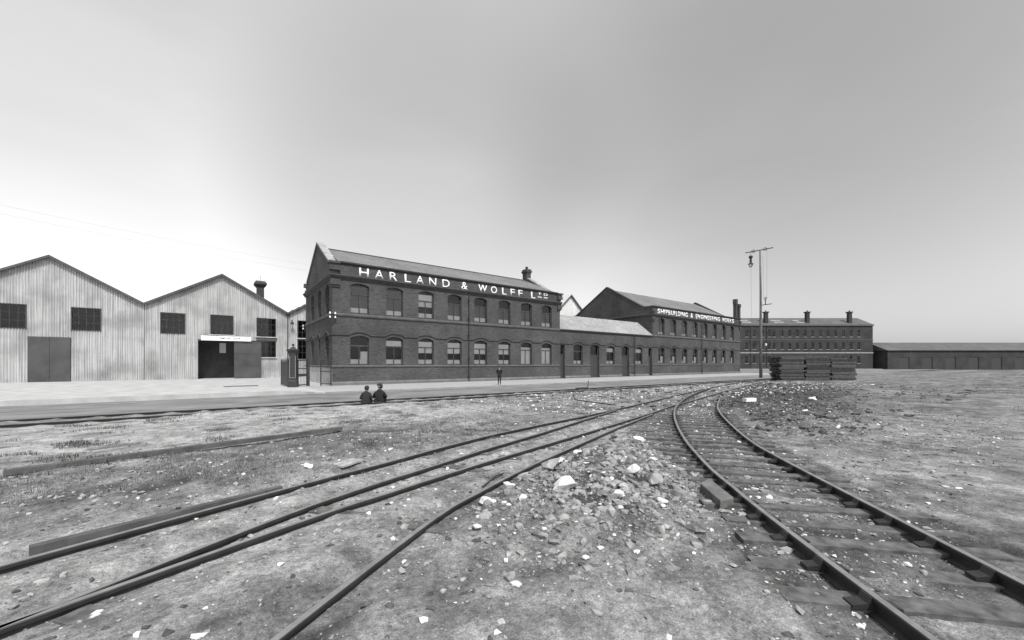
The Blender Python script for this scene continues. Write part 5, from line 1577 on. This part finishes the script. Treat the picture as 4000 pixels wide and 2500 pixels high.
def head_parts(root, c, face, s, mat_hat='cap', capped=True):
    """head, ears, nose, hair and cap on a neck; c = centre of the head, face = facing direction"""
    f = Vector(face).normalized(); r_ = Vector((f.y, -f.x, 0)).normalized(); c = Vector(c)
    bm = bmesh.new(); bmesh.ops.create_uvsphere(bm, u_segments=20, v_segments=14, radius=1.0)
    Mx = Matrix((r_, f, Vector((0, 0, 1)))).transposed()
    for v in bm.verts:
        p = v.co.copy()
        q = Vector((p.x * 0.078, p.y * 0.098, p.z * 0.118))
        if p.z < 0: q.x *= 1 + 0.28 * p.z; q.y *= 1 + 0.12 * p.z
        if p.y > 0.75 and -0.35 < p.z < 0.25 and abs(p.x) < 0.25: q.y += 0.022          # nose
        if p.y > 0.7 and 0.05 < p.z < 0.3 and 0.25 < abs(p.x) < 0.55: q.y -= 0.010       # eye sockets
        if p.y > 0.7 and -0.6 < p.z < -0.45 and abs(p.x) < 0.35: q.y -= 0.006            # mouth
        if abs(p.x) > 0.9 and -0.35 < p.z < 0.3 and -0.4 < p.y < 0.2: q.x += math.copysign(0.022, p.x)   # ears
        v.co = c + Mx @ (q * s)
    me = bpy.data.meshes.new('head'); bm.to_mesh(me); bm.free(); me.materials.append(M['skin']); me.shade_smooth()
    return me, Mx
def add_hat(root, c, Mx, s, tilt=0.0):
    hair = MB(); c = Vector(c)
    def dome(name, ax, ay, az, zc, zmin, mat, sm=True, yoff=0.0):
        bm = bmesh.new(); bmesh.ops.create_uvsphere(bm, u_segments=18, v_segments=12, radius=1.0)
        bmesh.ops.bisect_plane(bm, geom=bm.verts[:] + bm.edges[:] + bm.faces[:], plane_co=(0, 0, zmin), plane_no=(0, 0, -1), clear_outer=True)
        bmesh.ops.holes_fill(bm, edges=[e for e in bm.edges if e.is_boundary])
        for v in bm.verts: v.co = c + Mx @ (Vector((v.co.x * ax, v.co.y * ay + yoff, v.co.z * az + zc)) * s)
        me = bpy.data.meshes.new(name); bm.to_mesh(me); bm.free(); me.materials.append(mat); me.shade_smooth()
        return link(name, me, root)
    dome('hair', 0.084, 0.09, 0.122, 0.0, -0.62, M['hair'], yoff=-0.02)
    dome('cap', 0.098, 0.118, 0.075, 0.055, -0.2, M['cap'], yoff=0.012)
    br = MB(); n_ = 8
    pts_ = [(math.sin(t) * 0.085, 0.075 + math.cos(t) * 0.085) for t in np.linspace(-1.3, 1.3, n_)]
    br.prism([tuple(c + Mx @ (Vector((a, b, 0.058 - 0.06 * max(0, b - 0.1))) * s)) for a, b in pts_], (0, 0, 0.008))
    link('cap_peak', br.mesh('cap_peak', M['cap']), root)
def merge_head(body, me):
    bm = bmesh.new(); bm.from_mesh(body.data); bm.from_mesh(me); bm.to_mesh(body.data); bm.free(); body.data.shade_smooth()
    bpy.data.meshes.remove(me)

def seated(name, label, loc, face_deg, s, coat, look, lean=0.12, elbow=0.0):
    """seated on the bank, knees drawn up, forearms on the thighs; local +y is forward"""
    root = empty(name, loc, label, 'person', 'people in caps', rz=R(face_deg))
    hip = (0, 0, 0.10); sp = (0, 0.01 + lean * 0.2, 0.3); chs = (0, 0.02 + lean * 0.45, 0.47); nk = (0, 0.05 + lean * 0.6, 0.60); hb = (0, 0.07 + lean * 0.7, 0.68)
    S = lambda p: tuple(x * s for x in p)
    legs = []
    for sg in (-1, 1):
        legs.append([(S(hip), 0.14 * s), (S((sg * 0.1, 0.02, 0.09)), 0.10 * s), (S((sg * 0.15, 0.40, 0.30)), 0.072 * s), (S((sg * 0.15, 0.44, 0.24)), 0.066 * s), (S((sg * 0.13, 0.60, -0.02)), 0.046 * s), (S((sg * 0.13, 0.62, -0.06)), 0.042 * s)])
    arms = []
    for sg in (-1, 1):
        el = (sg * (0.27 + elbow), 0.10, 0.27); wr = (sg * 0.13, 0.36, 0.34)
        arms.append([(S(chs), (0.15 * s, 0.115 * s)), (S((sg * 0.155, chs[1], 0.475)), 0.078 * s), (S(el), 0.058 * s), (S(wr), 0.036 * s)])
    body_ch = [[(S(hip), 0.12 * s), (S(sp), 0.11 * s), (S(chs), 0.12 * s), (S(nk), 0.05 * s), (S(hb), 0.05 * s)]]
    body_ch += [[(c, (r_ if not isinstance(r_, tuple) else r_[0]) * 0.85) for c, r_ in l] for l in legs] 
    for sg, a in zip((-1, 1), arms):
        body_ch.append([(c, (r_ if not isinstance(r_, tuple) else r_[0]) * 0.62) for c, r_ in a])
        body_ch += [[(c, r_) for c, r_ in h] for h in hand(a[-1][0], (-sg * 0.35, 0.9, -0.3), (-sg, 0, 0.3), s)]
    body = skin('body', body_ch, M['skin'], root)
    hc = Vector(S(hb)) + Vector((0, 0.02, 0.045)) * s
    me, Mx = head_parts(root, hc, look, s * 1.08); merge_head(body, me)
    add_hat(root, hc, Mx, s * 1.08)
    jk = [[(S((0, -0.02, 0.03)), (0.215 * s, 0.16 * s)), (S(sp), (0.18 * s, 0.135 * s)), (S(chs), (0.18 * s, 0.13 * s)), (S((0, chs[1] + 0.025, 0.56)), (0.12 * s, 0.1 * s)), (S((0, chs[1] + 0.045, 0.635)), (0.068 * s, 0.066 * s))]] + \
         [[(S(chs), (0.18 * s, 0.13 * s))] + [(c, (r_ if not isinstance(r_, tuple) else r_[0]) * 1.12) for c, r_ in a[1:]] for a in arms]
    skin('jacket', jk, coat, root)
    skin('trousers', [[(c, r_ * 1.1) for c, r_ in l] for l in legs], M['trouser'], root)
    for sg in (-1, 1):
        skin('boot', [[(S((sg * 0.13, 0.605, -0.02)), 0.052 * s), (S((sg * 0.13, 0.62, -0.09)), 0.05 * s), (S((sg * 0.13, 0.70, -0.1)), 0.042 * s), (S((sg * 0.13, 0.77, -0.11)), 0.034 * s)]], M['boot'], root, 1)
    return root
zb1 = hz(-2.55, -17.55); zb2 = hz(-1.8, -17.15)
seated('person', 'smaller seated person in a dark jacket and cap, back to the camera, left of two', (-2.55, -17.55, zb1 - 0.02), -28, 1.02, M['coat2'], (-0.1, 1, 0), lean=0.26, elbow=-0.02)
seated('person', 'taller seated person in a black coat and cap, head turned left, right of two', (-1.8, -17.2, zb2 - 0.02), -30, 1.14, M['coat'], (-0.85, 0.5, 0), lean=0.10)

def standing(label, loc, face_deg, s):
    root = empty('person', loc, label, 'person', 'people in caps', rz=R(face_deg))
    S = lambda p: tuple(x * s for x in p)
    hip = (0, 0, 0.93); sp = (0, 0, 1.12); chs = (0, 0.0, 1.32); nk = (0, 0.01, 1.46); hb = (0, 0.03, 1.52)
    legs = [[(S(hip), 0.13 * s), (S((sg * 0.09, 0, 0.87)), 0.088 * s), (S((sg * 0.10, 0.02 + 0.03 * sg, 0.48)), 0.062 * s), (S((sg * 0.10, 0.05 * sg, 0.09)), 0.042 * s)] for sg in (-1, 1)]
    arms = []
    for sg in (-1, 1):
        el = (sg * 0.25, -0.06, 1.1); wr = (sg * 0.15, 0.13, 0.92)
        arms.append([(S(chs), (0.16 * s, 0.11 * s)), (S((sg * 0.18, 0, 1.36)), 0.07 * s), (S(el), 0.048 * s), (S(wr), 0.032 * s)])
    body_ch = [[(S(hip), 0.12 * s), (S(sp), 0.11 * s), (S(chs), 0.12 * s), (S(nk), 0.05 * s), (S(hb), 0.05 * s)]] + [[(c, r_ * 0.85) for c, r_ in l] for l in legs]
    for sg, a in zip((-1, 1), arms):
        body_ch.append([(c, (r_ if not isinstance(r_, tuple) else r_[0]) * 0.62) for c, r_ in a])
        body_ch += [[(c, r_) for c, r_ in h] for h in hand(a[-1][0], (-sg * 0.5, 0.3, -0.8), (-sg * 0.4, 0.8, 0), s)]
    body = skin('body', body_ch, M['skin'], root)
    hc = Vector(S(hb)) + Vector((0, 0.015, 0.095)) * s
    me, Mx = head_parts(root, hc, (0.2, 1, -0.1), s); merge_head(body, me); add_hat(root, hc, Mx, s)
    skin('jacket', [[(S((0, 0, 0.80)), (0.165 * s, 0.13 * s)), (S((0, 0, 0.98)), (0.155 * s, 0.125 * s)), (S(sp), (0.155 * s, 0.12 * s)), (S(chs), (0.18 * s, 0.125 * s)), (S((0, 0.01, 1.44)), (0.08 * s, 0.075 * s))]] +
         [[(S(chs), (0.18 * s, 0.125 * s))] + [(c, (r_ if not isinstance(r_, tuple) else r_[0]) * 1.12) for c, r_ in a[1:]] for a in arms], M['coat'], root)
    skin('trousers', [[(c, r_ * 1.12) for c, r_ in l] for l in legs], M['trouser'], root)
    for sg in (-1, 1):
        skin('boot', [[(S((sg * 0.10, 0.05 * sg - 0.02, 0.1)), 0.05 * s), (S((sg * 0.10, 0.05 * sg - 0.01, 0.045)), 0.045 * s), (S((sg * 0.11, 0.05 * sg + 0.09, 0.042)), 0.04 * s), (S((sg * 0.115, 0.05 * sg + 0.17, 0.034)), 0.032 * s)]], M['boot'], root, 1)
    return root
standing('person in dark jacket and cap standing on the footway before the brick wall', (12.7, -6.9, -0.004), 155, 0.985)
